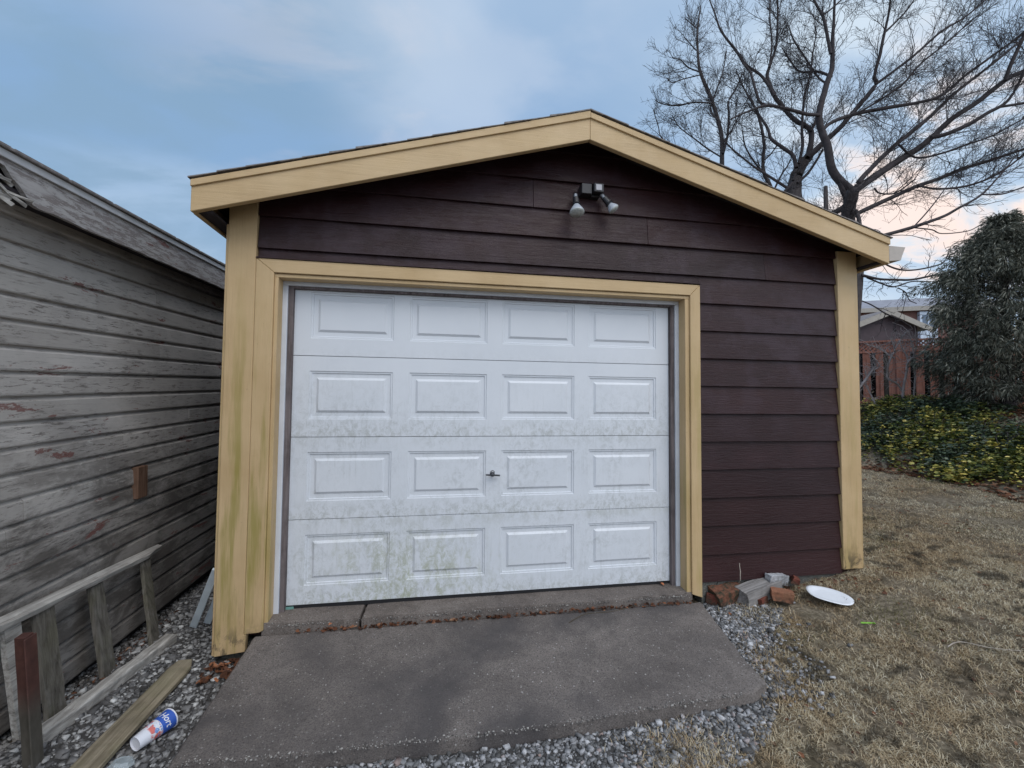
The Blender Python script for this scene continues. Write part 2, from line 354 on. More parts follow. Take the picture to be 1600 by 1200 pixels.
def mat_ground():
    m = Mt('ground_soil', .95, .1)
    n = m.noise(.8, 6, .65, .3); f = m.noise(28, 6, .75, .5)
    c = m.ramp(n, [(.32, (.17, .132, .090)), (.5, (.29, .235, .165)), (.7, (.40, .34, .25))])
    c = m.mix(m.rng(m.noise(1.7, 5, .7, .4, m.map(loc=(9, 4, 0))), .50, .70, 0, .4), c, (.10, .10, .05))
    c = m.mix(m.rng(f, .38, .68, .7, 0), c, (.045, .033, .022))
    m.col(c).bump(f, .8, .02).bump(m.noise(140, 4, .7), .6, .006)
    return m.m
YEL = mat_yellow('yellow_trim_paint'); YELL = mat_yellow('yellow_post_paint', 1.0, -.16); YELR = mat_yellow('yellow_right_post_paint', .35, .1)
YRAKE = mat_yellow('yellow_rake_paint', 0.1, hz=True); YHZ = mat_yellow('yellow_header_paint', .1, hz=True)
BROWN = mat_brown_siding(); DOOR = mat_door()
WHITE = mat_plain('white_jamb_paint', (.60, .63, .68), .5, .08)
SEAL = mat_oldwood('weather_seal_brown', (.13, .108, .108), (.23, .20, .20), 2)
RUB = mat_plain('black_rubber', (.012, .012, .014), .5); DARKSOF = mat_plain('soffit_dark', (.028, .022, .026), .8)
SHING = mat_plain('grey_shingle', (.21, .19, .18), .9, .35, 30, bump=.5); CONC = mat_concrete('sill_concrete', (.15, .125, .11), (.26, .225, .20), .25)
APR = mat_concrete('apron_concrete'); FOUND = mat_concrete('foundation_concrete', (.10, .10, .09), (.17, .17, .15), .2)
GUT = mat_plain('gutter_grey', (.42, .37, .32), .5); GROUND = mat_ground()
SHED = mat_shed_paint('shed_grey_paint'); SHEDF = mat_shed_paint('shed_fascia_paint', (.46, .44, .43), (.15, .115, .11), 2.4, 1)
TRIMG = mat_plain('shed_flashing', (.50, .50, .51), .6, .2, 6)
OLD = mat_oldwood('weathered_wood', (.33, .31, .285), (.58, .56, .52)); OLDV = mat_oldwood('weathered_wood_upright', (.105, .095, .08), (.20, .185, .165), 2, .2)
OLDG = mat_oldwood('weathered_plank', (.24, .20, .14), (.40, .345, .255), 1, .30)
BLK = mat_plain('black_plastic', (.018, .018, .022), .4); GREYP = mat_plain('grey_metal', (.25, .27, .30), .35, .1, 20, .3)
# ------------------------------------------------------------------ terrain
def sstep(a, b, x): t = np.clip((x-a)/(b-a), 0, 1); return t*t*(3-2*t)
def zg(x, y):
    x = np.asarray(x, float); y = np.asarray(y, float)
    zx = np.interp(x, [-3, -1.06, -.94, 1.8, 2.9, 3.6, 4.3, 6, 9, 30, 80], [-.33, -.33, -.262, -.262, -.15, -.06, .045, .14, .22, .9, 1.6])
    w = sstep(1.6, 2.9, x)
    zyr = np.interp(y, [-6, -3, -1, -.14, 2, 6, 12, 60], [-.45, -.28, -.09, 0, .06, .2, .5, 1.5]); zyl = np.interp(y, [-6, -1, 0, 3, 8], [-.05, -.012, 0, .07, .25])
    z = zx+w*zyr+(1-w)*zyl
    bank = .92*sstep(7.95, 10.6, x+.12*np.sin(y*2.1))*sstep(-3, 0, y)
    n = .012*np.sin(x*3.1+y*1.7)*np.sin(y*2.9-x*1.3)+.006*np.sin(x*9.3+1)*np.sin(y*8.1)
    return z+bank+n*w
def zg1(x, y): return float(zg(x, y))
gx = np.unique(np.concatenate([np.linspace(-60, -3, 16), np.linspace(-3, 13, 220), np.linspace(13, 120, 30)]))
gy = np.unique(np.concatenate([np.linspace(-40, -3, 12), np.linspace(-3, 9, 170), np.linspace(9, 140, 30)]))
GX, GY = np.meshgrid(gx, gy); GZ = zg(GX, GY)
idx = np.arange(GX.size).reshape(GX.shape)
gf = np.stack([idx[:-1, :-1], idx[:-1, 1:], idx[1:, 1:], idx[1:, :-1]], -1).reshape(-1, 4)
g = raw('ground', np.stack([GX, GY, GZ], -1).reshape(-1, 3), gf, GROUND, smooth=True); tag(g, kind='structure')
# gravel bed sheet (dark fines under the stones), draped 4 mm above the ground
def in_poly(x, y, P):
    c = np.zeros(np.shape(x), bool); n = len(P)
    for i in range(n):
        x1, y1 = P[i]; x2, y2 = P[(i+1) % n]
        q = ((y1 > y) != (y2 > y)) & (x < (x2-x1)*(y-y1)/((y2-y1)+1e-12)+x1); c ^= q
    return c
APRON = [(-.125, -.165), (-.14, -1.005), (.35, -1.03), (1.33, -1.045), (2.3, -1.0), (2.66, -.985), (2.79, -.93), (2.80, -.75), (2.895, -.165)]
P_FRONT = [(-1.2, -.7), (-1.2, -2.6), (1.75, -2.6), (2.05, -1.55), (2.2, -1.32), (2.6, -1.15), (2.85, -1.0), (2.6, -.8), (0, -.9)]
P_LEFT = [(-1.3, -2.6), (-1.3, 6), (-.3, 6), (-.3, -.1), (-.05, -.2), (-.05, -2.6)]
P_RIGHT = [(2.84, -.16), (2.72, -.95), (2.95, -.98), (3.0, -.7), (3.22, -.5), (3.4, -.35), (3.3, -.2), (3.0, -.12)]
FINES = mat_plain('gravel_fines', (.055, .052, .05), .95, .5, 25, bump=.8)
bx_ = np.linspace(-1.3, 3.5, 160); by_ = np.linspace(-2.6, 6, 260); BX, BY = np.meshgrid(bx_, by_)
ctrx = (BX[:-1, :-1]+BX[1:, 1:])/2; ctry = (BY[:-1, :-1]+BY[1:, 1:])/2
wob = .05*np.sin(ctrx*17)*np.sin(ctry*13)
keep = in_poly(ctrx+wob, ctry+wob, P_FRONT) | in_poly(ctrx, ctry, P_LEFT) | in_poly(ctrx+wob*.6, ctry, P_RIGHT)
ii = np.arange(BX.size).reshape(BX.shape)
ff = np.stack([ii[:-1, :-1], ii[:-1, 1:], ii[1:, 1:], ii[1:, :-1]], -1)[keep]
o = raw('path', np.stack([BX, BY, zg(BX, BY)+.006], -1).reshape(-1, 3), ff, FINES, smooth=True); tag(o, kind='structure')
# stones
def scatter_poly(P, n):
    P_ = np.array(P); lo = P_.min(0); hi = P_.max(0); q = RNG.uniform(lo, hi, (n*3, 2)); return q[in_poly(q[:, 0], q[:, 1], P)][:n]
cub_v = np.array([(x, y, z) for z in (-1, 1) for y in (-1, 1) for x in (-1, 1)], float)*.8
cub_f = np.array([(0, 2, 3, 1), (4, 5, 7, 6), (0, 1, 5, 4), (2, 6, 7, 3), (0, 4, 6, 2), (1, 3, 7, 5)]); cub_f = np.vstack([cub_f[:, [0, 1, 2]], cub_f[:, [0, 2, 3]]])
ico_v_unused = np.array([(0, 0, 1), (0, 0, -1), (1, 0, 0), (-1, 0, 0), (0, 1, 0), (0, -1, 0), (.62, .62, .5), (-.62, .62, .5), (.62, -.62, .5), (-.62, -.62, .5)], float)
ico_v, ico_f0 = cub_v, cub_f
ico_f = cub_f if True else np.array([(0, 8, 6), (0, 6, 7), (0, 7, 9), (0, 9, 8), (8, 2, 6), (6, 4, 7), (7, 3, 9), (9, 5, 8), (2, 4, 6), (4, 3, 7), (3, 5, 9), (5, 2, 8), (1, 4, 2), (1, 3, 4), (1, 5, 3), (1, 2, 5)])
def stones(name, XY, size, mat, zoff=.004, flat=.6):
    n = len(XY); s = size*RNG.lognormal(0, .33, n)
    V = ico_v[None]*np.stack([s, s*RNG.uniform(.5, .95, n), s*RNG.uniform(.35, .8, n)*flat/.6], -1)[:, None, :]
    V = V*(1+RNG.uniform(-.45, .35, (n, len(ico_v), 3)))
    a = RNG.uniform(0, 6.28, n); t = RNG.normal(0, .55, n); ca, sa, ct, st = np.cos(a), np.sin(a), np.cos(t), np.sin(t)
    x, y, z = V[..., 0], V[..., 1], V[..., 2]
    y2 = y*ct[:, None]-z*st[:, None]; z2 = y*st[:, None]+z*ct[:, None]
    x3 = x*ca[:, None]-y2*sa[:, None]; y3 = x*sa[:, None]+y2*ca[:, None]
    z0 = zg(XY[:, 0], XY[:, 1])+zoff+RNG.uniform(-.2, .55, n)*s
    V = np.stack([x3+XY[:, :1], y3+XY[:, 1:2], z2+z0[:, None]], -1).reshape(-1, 3)
    Fc = (ico_f[None]+(np.arange(n)*len(ico_v))[:, None, None]).reshape(-1, 3)
    return tag(raw(name, V, Fc, mat), kind='stuff')
STONE = mat_islands('gravel_stone', [(0, (.07, .068, .066)), (.3, (.15, .15, .15)), (.6, (.25, .25, .255)), (.85, (.37, .37, .38)), (.96, (.50, .50, .51)), (1, (.22, .13, .10))], .8, 45)
near = scatter_poly([(-1.15, -1.75), (-1.15, 1.2), (-.36, 1.2), (-.36, -.1), (-.12, -.2), (-.12, -1.75)], 9500)
far_ = scatter_poly([(-1.15, 1.2), (-1.15, 3.4), (-.36, 3.4), (-.36, 1.2)], 900)
STONEL = mat_islands('gap_stone', [(0, (.07, .068, .068)), (.35, (.14, .137, .137)), (.7, (.24, .237, .235)), (.93, (.38, .38, .375)), (1, (.52, .52, .51))], .8, 45)
def clear_apron(q):
    return q[~in_poly(q[:, 0], q[:, 1], [(x*1.0, y) for x, y in APRON]) & ~in_poly(q[:, 0], q[:, 1], [(-.36, -.13), (-.36, 6), (4.3, 6), (4.3, -.13)])]
o = stones('gravel', clear_apron(np.vstack([near, far_])), .0112, STONEL); tag(o, 'dull grey crushed stone lying in the gap between shed and garage', 'gravel')
fr = scatter_poly([(-.3, -1.0), (-.3, -1.75), (1.9, -1.75), (2.15, -1.45), (2.6, -1.18), (2.8, -1.0), (2.4, -.9)], 15000)
o = stones('gravel', clear_apron(fr), .0092, STONE); tag(o, 'pale crushed stone strip along the front edge of the concrete apron', 'gravel')
rt = np.vstack([scatter_poly(P_RIGHT, 2400), RNG.normal((3.05, -.40), (.15, .17), (700, 2)), RNG.normal((2.95, -.85), (.12, .12), (300, 2))])
o = stones('gravel', clear_apron(rt), .0085, STONE, .008); tag(o, 'pale crushed stone patch beside the right edge of the concrete apron', 'gravel')
# ------------------------------------------------------------------ concrete apron and sill
def drape_slab(name, P, ztop, thick, mat, n=34, lump=.004):
    """slab with polygon outline P, top height ztop(x,y), ragged edge"""
    out = []; P = list(P)
    for i in range(len(P)):
        a = np.array(P[i]); b = np.array(P[(i+1) % len(P)]); L = np.linalg.norm(b-a); k = max(2, int(L/.03))
        nr = np.array([b[1]-a[1], a[0]-b[0]])/L
        for t in range(k):
            q = a+(b-a)*t/k; w = mnoise.noise(Vector((q[0]*14, q[1]*14, 3)))*lump*2+mnoise.noise(Vector((q[0]*60, q[1]*60, 1)))*lump
            out.append(q+nr*w)
    m = len(out); c = np.mean(out, 0); V = []; Fc = []
    # rings shrinking inward to give the top a grid; outer ring dropped as a chipped arris
    rings = [(1.0, -.010), (.993, -.002)]+[(s, 0) for s in np.linspace(.97, .0, n)[:-1]]
    for s, dz in rings:
        for q in out:
            p = c+(q-c)*s; w = mnoise.noise(Vector((p[0]*3, p[1]*3, 0)))*.004
            V.append((p[0], p[1], ztop(p[0], p[1])+dz+w))
    for r in range(len(rings)-1):
        for i in range(m): Fc.append((r*m+i, r*m+(i+1) % m, (r+1)*m+(i+1) % m, (r+1)*m+i))
    V.append((c[0], c[1], ztop(*c))); k = len(V)-1; r = len(rings)-1
    for i in range(m): Fc.append((r*m+i, r*m+(i+1) % m, k))
    b0 = len(V)
    for q in out: V.append((q[0], q[1], ztop(*q)-thick))
    for i in range(m): Fc.append((b0+i, b0+(i+1) % m, (i+1) % m, i))
    o = raw(name, V, Fc, mat, smooth=False); return tag(o, kind='structure')
def z_ap(x, y): return -.097+(y+.165)*.115+.0*(x)
drape_slab('driveway', APRON, z_ap, .13, APR)
def z_si(x, y): return -.022+y*.09
drape_slab('doorstep', [(-.085, .06), (-.095, -.135), (.10, -.150), (.492, -.158), (.500, .06)], z_si, .16, CONC, 12, .007)
drape_slab('doorstep', [(.514, .06), (.506, -.158), (1.4, -.152), (2.3, -.152), (2.84, -.14), (2.835, .06)], z_si, .16, CONC, 20, .007)
# loose aggregate crumbs along the worn arrises
CRUMB = mat_islands('crumb_stone', [(0, (.10, .09, .085)), (.5, (.22, .205, .19)), (1, (.42, .40, .37))], .85, 45)
def edge_crumbs(name, x0, x1, yf, zf, n, lab):
    x = RNG.uniform(x0, x1, n); y = np.array([yf(q) for q in x])+RNG.normal(0, .008, n); XY = np.stack([x, y], -1); o = stones(name, XY, .0032, CRUMB, 0, .6)
    me = o.data; co_ = np.empty(len(me.vertices)*3, np.float32); me.vertices.foreach_get('co', co_); co_ = co_.reshape(-1, 8, 3)
    co_[..., 2] += (np.array([zf(a, b) for a, b in XY])-zg(XY[:, 0], XY[:, 1]))[:, None]+RNG.uniform(-.004, .002, n)[:, None]
    me.vertices.foreach_set('co', co_.ravel()); me.update(); tag(o, lab, 'gravel')
edge_crumbs('gravel', -.1, 2.6, lambda x: np.interp(x, [-.14, .35, 1.33, 2.3, 2.66], [-1.0, -1.024, -1.038, -.993, -.978])-.004, z_ap, 700, 'fine pale crumbs along the broken front edge of the driveway slab')
edge_crumbs('gravel', .0, 2.8, lambda x: -.150, lambda x, y: z_si(x, y)-.016, 900, 'fine pale aggregate along the worn front edge of the doorstep')
# ------------------------------------------------------------------ garage
GL, GR, APX = -.357, 4.318, 1.968
RB_E, RB_A = 2.452, 3.160               # underside of the rake board at eave and apex
EL, ER = -.477, 4.396
def zr(x): return RB_A-(RB_A-RB_E)*abs(x-APX)/(APX-EL if x < APX else ER-APX)
YF = -.35; YB = 6.0
gar = empty('garage', ((GL+GR)/2, 0, 0), 'small brown lap sided garage with yellow trim, white panel door and shingled gable roof', 'garage')
def clip(P, a, b, c):
    """keep a*x+b*z+c>=0"""
    out = []
    for i in range(len(P)):
        p, q = P[i], P[(i+1) % len(P)]; fp = a*p[0]+b*p[1]+c; fq = a*q[0]+b*q[1]+c
        if fp >= 0: out.append(p)
        if (fp >= 0) != (fq >= 0): t = fp/(fp-fq); out.append((p[0]+(q[0]-p[0])*t, p[1]+(q[1]-p[1])*t))
    return out
UND = .125       # roof underside above the rake board underside
sl = (RB_A-RB_E)/(APX-EL); sr_ = (RB_A-RB_E)/(ER-APX)
sid = MB(); EXP = .2105
joints = {11: [3.49], 12: [2.50], 13: [1.62]}
for k in range(0, 17):
    z0 = .018+EXP*k; z1 = z0+EXP+.012
    if k == 0: z0 = .03
    spans = []
    if k <= 9: spans.append((2.919, 4.135))
    elif k == 10: spans.append((-.189, 4.135))
    else: spans.append((-.189, 4.135))
    for a, b in spans:
        js = [a]+[j for j in sorted(joints.get(k, [])) if a < j < b]+[b]
        for i in range(len(js)-1):
            xa, xb = js[i]+(.0012 if i else 0), js[i+1]-(.0012 if i < len(js)-2 else 0)
            za = z0 if not (k == 10) else z0
            P = [(xa, za), (xb, za), (xb, z1), (xa, z1)]
            if k == 10:   # notch over the door casing: keep only above 2.262 left of 2.919
                pass
            P = clip(P, sl, -1, RB_A+UND-sl*APX+0); P = clip(P, -sr_, -1, RB_A+UND+sr_*APX) if len(P) > 2 else P
            if k == 10 and xa < 2.919:
                for (pa, pb, zz0) in ((xa, min(xb, 2.919), 2.262), (2.919, xb, z0)):
                    if pb-pa < .01: continue
                    jj = random.uniform(-.0015, .0015)
                    f = lambda z, z0=z0: -.139+.022*(z-z0)/EXP+jj
                    Q = [(pa, zz0), (pb, zz0), (pb, z1), (pa, z1)]
                    V = [(x, f(z), z) for x, z in Q]+[(x, -.105, z) for x, z in Q]
                    sid.add(V, [(0, 1, 2, 3), (4, 7, 6, 5), (0, 4, 5, 1), (1, 5, 6, 2), (2, 6, 7, 3), (3, 7, 4, 0)])
                continue
            if len(P) < 3: continue
            jj = random.uniform(-.0025, .0025); n = len(P)
            # subdivide bottom edge for slight waviness of the butt line
            V = [(x, -.139+.022*(z-z0)/EXP+jj, z) for x, z in P]+[(x, -.105, z) for x, z in P]
            sid.add(V, [tuple(range(n)), tuple(range(2*n-1, n-1, -1))]+[(i2, n+i2, n+(i2+1) % n, (i2+1) % n) for i2 in range(n)])
sid.build('siding', BROWN, gar, bevel=.0015)
# body walls behind the siding and round the other sides
w = MB()
zt = lambda x: zr(x)+UND-.01
w.prism([(GL+.01, -.104, -.12), (-.086, -.104, -.12), (-.086, -.104, 2.17), (2.836, -.104, 2.17), (2.836, -.104, -.02), (GR-.01, -.104, -.02), (GR-.01, -.104, zt(GR)), (APX, -.104, zt(APX)), (GL+.01, -.104, zt(GL))], (0, .05, 0))
w.box((GL+.005, -.05, -.2), (GL+.10, YB, zt(GL)+.02)); w.box((GR-.10, -.05, -.05), (GR-.005, YB, zt(GR)+.02))
w.prism([(GL+.01, YB-.1, -.2), (GR-.01, YB-.1, -.2), (GR-.01, YB-.1, zt(GR)), (APX, YB-.1, zt(APX)), (GL+.01, YB-.1, zt(GL))], (0, .09, 0))
w.build('wall', BROWN, gar)
for q0, q1 in (((2.93, -.118, -.22), (4.15, -.02, .035)), ((GL+.02, -.09, -.40), (GL+.2, YB, -.18)), ((GR-.2, -.019, -.3), (GR-.02, YB, .0)), ((-.155, -.118, -.4), (-.11, -.02, -.15))):
    fd = MB(); fd.box(q0, q1); fd.build('foundation', FOUND, gar)
# trim
cb = MB(); YT = -.150
cb.prism([(GL, YT, -.215), (-.255, YT, -.205), (-.183, YT, -.198), (-.177, YT, -.100), (-.176, YT, -.094), (-.192, YT, -.094), (-.192, YT, zr(-.192)+UND+.01), (GL, YT, zr(GL)+UND+.01)], (0, .04, 0))
cb.build('corner_post', YELL, gar, bevel=.003)
cb = MB(); cb.box((GL-.018, -.138, -.215), (GL, -.02, RB_E+.02)); cb.build('corner_post', YELL, gar, bevel=.003)
cb = MB(); cb.prism([(-.1905, YT, -.092), (-.105, YT, -.088), (-.083, YT, -.078), (-.083, YT, 2.174), (-.1905, YT, 2.262)], (0, .04, 0)); cb.build('door_casing', YELL, gar, bevel=.003)
cb = MB(); cb.prism([(-.1895, YT, 2.2625), (-.082, YT, 2.1745), (2.833, YT, 2.1745), (2.9155, YT, 2.2570)], (0, .04, 0)); cb.build('door_casing', YHZ, gar, bevel=.003)
cb = MB(); cb.prism([(2.834, YT, -.045), (2.9165, YT, -.075), (2.9165, YT, 2.2565), (2.834, YT, 2.1735)], (0, .04, 0)); cb.build('door_casing', YEL, gar, bevel=.003)
cb = MB(); cb.box((4.137, YT, .062), (GR, YT+.04, zr(GR)+UND+.004)); cb.box((GR, -.14, .062), (GR+.018, -.02, RB_E+.02)); cb.build('corner_post', YELR, gar, bevel=.003)
dc = MB(); dc.box((-.19, -.158, 2.2630), (2.921, -.105, 2.2685)); dc.build('drip_cap', BROWN, gar)
jb = MB(); jb.box((-.0828, -.134, -.055), (-.060, -.045, 2.148)); jb.box((2.800, -.134, -.035), (2.8335, -.045, 2.148)); jb.box((-.0828, -.134, 2.1485), (2.8335, -.045, 2.172)); jb.build('door_jamb', YEL, gar, bevel=.002)
ws = MB(); ws.box((-.095, -.044, -.05), (-.030, -.015, 2.121)); ws.box((2.770, -.044, -.04), (2.85, -.015, 2.121)); ws.box((-.095, -.044, 2.1215), (2.85, -.015, 2.19)); ws.build('stop_moulding', WHITE, gar, bevel=.002)
se = MB(); se.box((-.0295, -.030, -.035), (.002, .02, 2.105)); se.box((2.7395, -.030, -.03), (2.7695, .02, 2.105)); se.box((-.0295, -.030, 2.1055), (2.7695, .02, 2.121)); se.build('weather_seal', SEAL, gar, bevel=.001)
# rake boards, trim strips, soffit, eave fascia
for s in (0, 1):
    xe = EL if s == 0 else ER; n = 'rake_board'
    x0, x1 = (xe, APX-.0008) if s == 0 else (APX+.0008, xe)
    b = MB(); b.prism([(x0, YF, zr(x0)), (x1, YF, zr(x1)), (x1, YF, zr(x1)+.150), (x0, YF, zr(x0)+.150)], (0, .038, 0)); rk = b.build(n, YRAKE, gar, bevel=.003)
    b = MB(); b.prism([(x0, YF-.012, zr(x0)+.147), (x1, YF-.012, zr(x1)+.147), (x1, YF-.012, zr(x1)+.198), (x0, YF-.012, zr(x0)+.186)], (0, .055, 0)); b.build('rake_strip', YRAKE, rk, bevel=.002)
sf = MB()
for x0, x1 in ((EL+.02, APX), (APX, ER-.02)):
    sf.prism([(x0, YF+.039, zr(x0)+UND), (x1, YF+.039, zr(x1)+UND), (x1, YF+.039, zr(x1)+UND+.03), (x0, YF+.039, zr(x0)+UND+.03)], (0, YB-YF+.1, 0))
sf.box((EL+.021, YF+.039, RB_E+.012), (GL-.019, YB, RB_E+.03)); sf.box((GR+.019, YF+.039, RB_E+.012), (ER-.021, YB, RB_E+.03))
sf.build('soffit', DARKSOF, gar)
ef = MB(); ef.box((EL, YF+.0385, RB_E), (EL+.02, YB, RB_E+.15)); ef.build('eave_fascia', YRAKE, gar)
ef = MB(); ef.box((ER-.02, YF+.0385, RB_E), (ER, YB, RB_E+.15)); ef.build('eave_fascia', YRAKE, gar)
# shingle roof: stepped courses, ragged at the rake
rf = MB()
for s in (-1, 1):
    sp_ = (RB_A-RB_E)/(APX-EL if s < 0 else ER-APX); L = (APX-EL if s < 0 else ER-APX)+.014; cs = .155; n = int(L/cs)+1
    for i in range(n):
        d1 = min(L, L-i*cs); d0 = max(0, d1-cs-.03)
        if d1 <= 0: break
        zt0 = lambda d: RB_A+.199-sp_*d
        yy = YF-.018+random.uniform(-.004, .004)
        step = random.choice((0, .0, .004))
        # tabs along the course
        y = yy
        ys = [yy, yy+random.uniform(.15, .3)]
        while ys[-1] < YB: ys.append(min(YB+.1, ys[-1]+.30))
        for a, b in zip(ys[:-1], ys[1:]):
            th = .008+step*(1 if a == yy else .5)
            P = [(APX+s*d0, a, zt0(d0)), (APX+s*d1, a, zt0(d1)), (APX+s*d1, a, zt0(d1)+th), (APX+s*d0, a, zt0(d0)+.003)]
            rf.prism(P, (0, b-a-.004, 0))
y = YF-.016
while y < YB:                                 # ridge caps
    P = [(APX-.15, y, RB_A+.199-.29*.15+.002), (APX, y, RB_A+.200), (APX+.15, y, RB_A+.199-.29*.15+.002), (APX+.15, y, RB_A+.199-.29*.15+.009), (APX, y, RB_A+.208), (APX-.15, y, RB_A+.199-.29*.15+.009)]
    rf.prism(P, (0, .2, 0)); y += .145
rf.build('roof', SHING, gar)
gt = MB(); zb = 2.476
gt.prism([(ER+.004, YF+.01, zb), (ER+.112, YF+.01, zb+.012), (ER+.128, YF+.01, zb+.055), (ER+.158, YF+.01, zb+.118), (ER+.148, YF+.01, zb+.118), (ER+.119, YF+.01, zb+.06), (ER+.104, YF+.01, zb+.018), (ER+.012, YF+.01, zb+.008), (ER+.012, YF+.01, zb+.12), (ER+.004, YF+.01, zb+.12)], (0, YB-YF, 0))
gt.prism([(ER+.004, YF+.004, zb), (ER+.112, YF+.004, zb+.012), (ER+.128, YF+.004, zb+.055), (ER+.158, YF+.004, zb+.118), (ER+.004, YF+.004, zb+.12)], (0, .006, 0))
gt.build('gutter', GUT, gar, bevel=.001)
# door: four sections with pressed panels
DW = 2.7395; seams = [0.0, .5590, 1.1080, 1.6580, 2.1067]
V = []; Fc = []
def quad(a, b, c, d):
    k = len(V); V.extend([a, b, c, d]); Fc.append((k, k+1, k+2, k+3))
prof = [(0, 0), (.003, .0055), (.013, .0055), (.016, .0125), (.044, .0125), (.057, .0040), (.060, .0020)]
for r in range(4):
    z0 = seams[r]+.0022; z1 = seams[r+1]-.0022
    m_, p_, g_ = .108, .5473, .1116
    xs = [0.0025]
    for c in range(4): xs += [m_+c*(p_+g_), m_+c*(p_+g_)+p_]
    xs.append(DW-.0025)
    pz0 = z0+.118 if r else z0+.122; pz1 = z1-.100 if r < 3 else z1-.012
    lips = .003
    for x0, x1 in zip(xs[:-1], xs[1:]):
        ispan = (xs.index(x0) % 2 == 1)
        quad((x0, 0, z0), (x1, 0, z0), (x1, 0, pz0), (x0, 0, pz0)); quad((x0, 0, pz1), (x1, 0, pz1), (x1, 0, z1), (x0, 0, z1))
        if not ispan: quad((x0, 0, pz0), (x1, 0, pz0), (x1, 0, pz1), (x0, 0, pz1))
        else:
            for (d0, y0), (d1, y1) in zip(prof[:-1], prof[1:]):
                a = (x0+d0, y0, pz0+d0); b = (x1-d0, y0, pz0+d0); c_ = (x1-d0, y0, pz1-d0); d_ = (x0+d0, y0, pz1-d0)
                e = (x0+d1, y1, pz0+d1); f_ = (x1-d1, y1, pz0+d1); g__ = (x1-d1, y1, pz1-d1); h = (x0+d1, y1, pz1-d1)
                quad(a, b, f_, e); quad(b, c_, g__, f_); quad(c_, d_, h, g__); quad(d_, a, e, h)
            d, y = prof[-1]; quad((x0+d, y, pz0+d), (x1-d, y, pz0+d), (x1-d, y, pz1-d), (x0+d, y, pz1-d))
    for (za, zb_) in ((z0, z0-.0014), (z1, z1+.0014)): quad((0.0025, 0, za), (DW-.0025, 0, za), (DW-.0025, .012, zb_), (0.0025, .012, zb_))
    quad((0.0025, 0, z0), (0.0025, 0, z1), (0.0025, .04, z1), (0.0025, .04, z0)); quad((DW-.0025, 0, z0), (DW-.0025, .04, z0), (DW-.0025, .04, z1), (DW-.0025, 0, z1))
k = len(V); V += [(0, .042, 0), (DW, .042, 0), (DW, .042, 2.1067), (0, .042, 2.1067)]; Fc.append((k, k+3, k+2, k+1))
door = raw('garage_door', V, Fc, DOOR, gar)
door['label'] = 'white sectional door with sixteen pressed panels, grimy and green stained low down'
rb = MB(); rb.prism([(.0, .0, -.0005), (DW, .0, -.0005), (DW, .0, -.016), (1.6, .0, -.019), (.0, .0, -.030)], (0, .035, 0)); rb.build('bottom_seal', RUB, door)
gp = MB(); gp.box((-.004, -.005, -.026), (.05, -.001, -.006)); gp.build('seal_clip', mat_plain('green_plastic', (.16, .33, .29), .5), door)
hp = on_y(770, 742, -.03)
hd = MB(); hd.lathe((hp[0], .003, hp[2]), (0, -1, 0), [(0, .017), (.006, .017), (.009, .012), (.012, .0075), (.034, .0065)], 16)
hd.beam((hp[0]-.050, -.036, hp[2]+.002), (hp[0]-.006, -.036, hp[2]-.001), .012, .010, segs=3); hd.beam((hp[0]+.050, -.036, hp[2]-.004), (hp[0]+.006, -.036, hp[2]-.001), .012, .010, segs=3)
hd.lathe((hp[0], -.030, hp[2]-.001), (0, -1, 0), [(0, .010), (.012, .010), (.015, .006)], 14)
hp_ = smooth_line([(hp[0]-.013, -.006, hp[2]+.004), (hp[0]-.012, -.012, hp[2]+.020), (hp[0], -.014, hp[2]+.028), (hp[0]+.012, -.012, hp[2]+.020), (hp[0]+.013, -.006, hp[2]+.004)], 4)
hv, hf = tubes(hp_[None], np.full((1, len(hp_)), .0025), 6); hd.add(hv, [tuple(f) for f in hf])
hd.build('handle', mat_plain('dark_handle_metal', (.07, .075, .085), .35, .2, 30, .6), door, smooth=False)
# ------------------------------------------------------------------ security light on the gable
lb = on_y(922, 300, -.16)
lt = empty('security_light', (lb[0], -.13, lb[2]), 'black twin bulb security light mounted on the dark gable siding', 'light')
b = MB(); b.box((lb[0]-.078, -.205, lb[2]-.036), (lb[0]+.0, -.128, lb[2]+.040)); b.box((lb[0]+.0, -.178, lb[2]-.042), (lb[0]+.070, -.128, lb[2]+.030)); b.build('junction_box', BLK, lt, bevel=.004)
b = MB(); b.box((lb[0]+.006, -.232, lb[2]-.030), (lb[0]+.080, -.180, lb[2]+.036)); sn = b.build('motion_sensor', BLK, lt, bevel=.005)
b = MB(); b.box((lb[0]+.018, -.236, lb[2]-.018), (lb[0]+.062, -.2325, lb[2]+.024)); b.build('lens', mat_plain('sensor_lens', (.42, .42, .45), .35), sn, bevel=.002)
GLASS = Mt('frosted_bulb_glass', .22, .6); GLASS.col(GLASS.mix(GLASS.rng(GLASS.noise(60, 3), .35, .65, 0, .6), (.50, .52, .50), (.30, .32, .31))); GLASS.bump(GLASS.vor(130), .4, .002)
REFL = mat_plain('bulb_reflector_coat', (.42, .45, .50), .35, .05, 20)
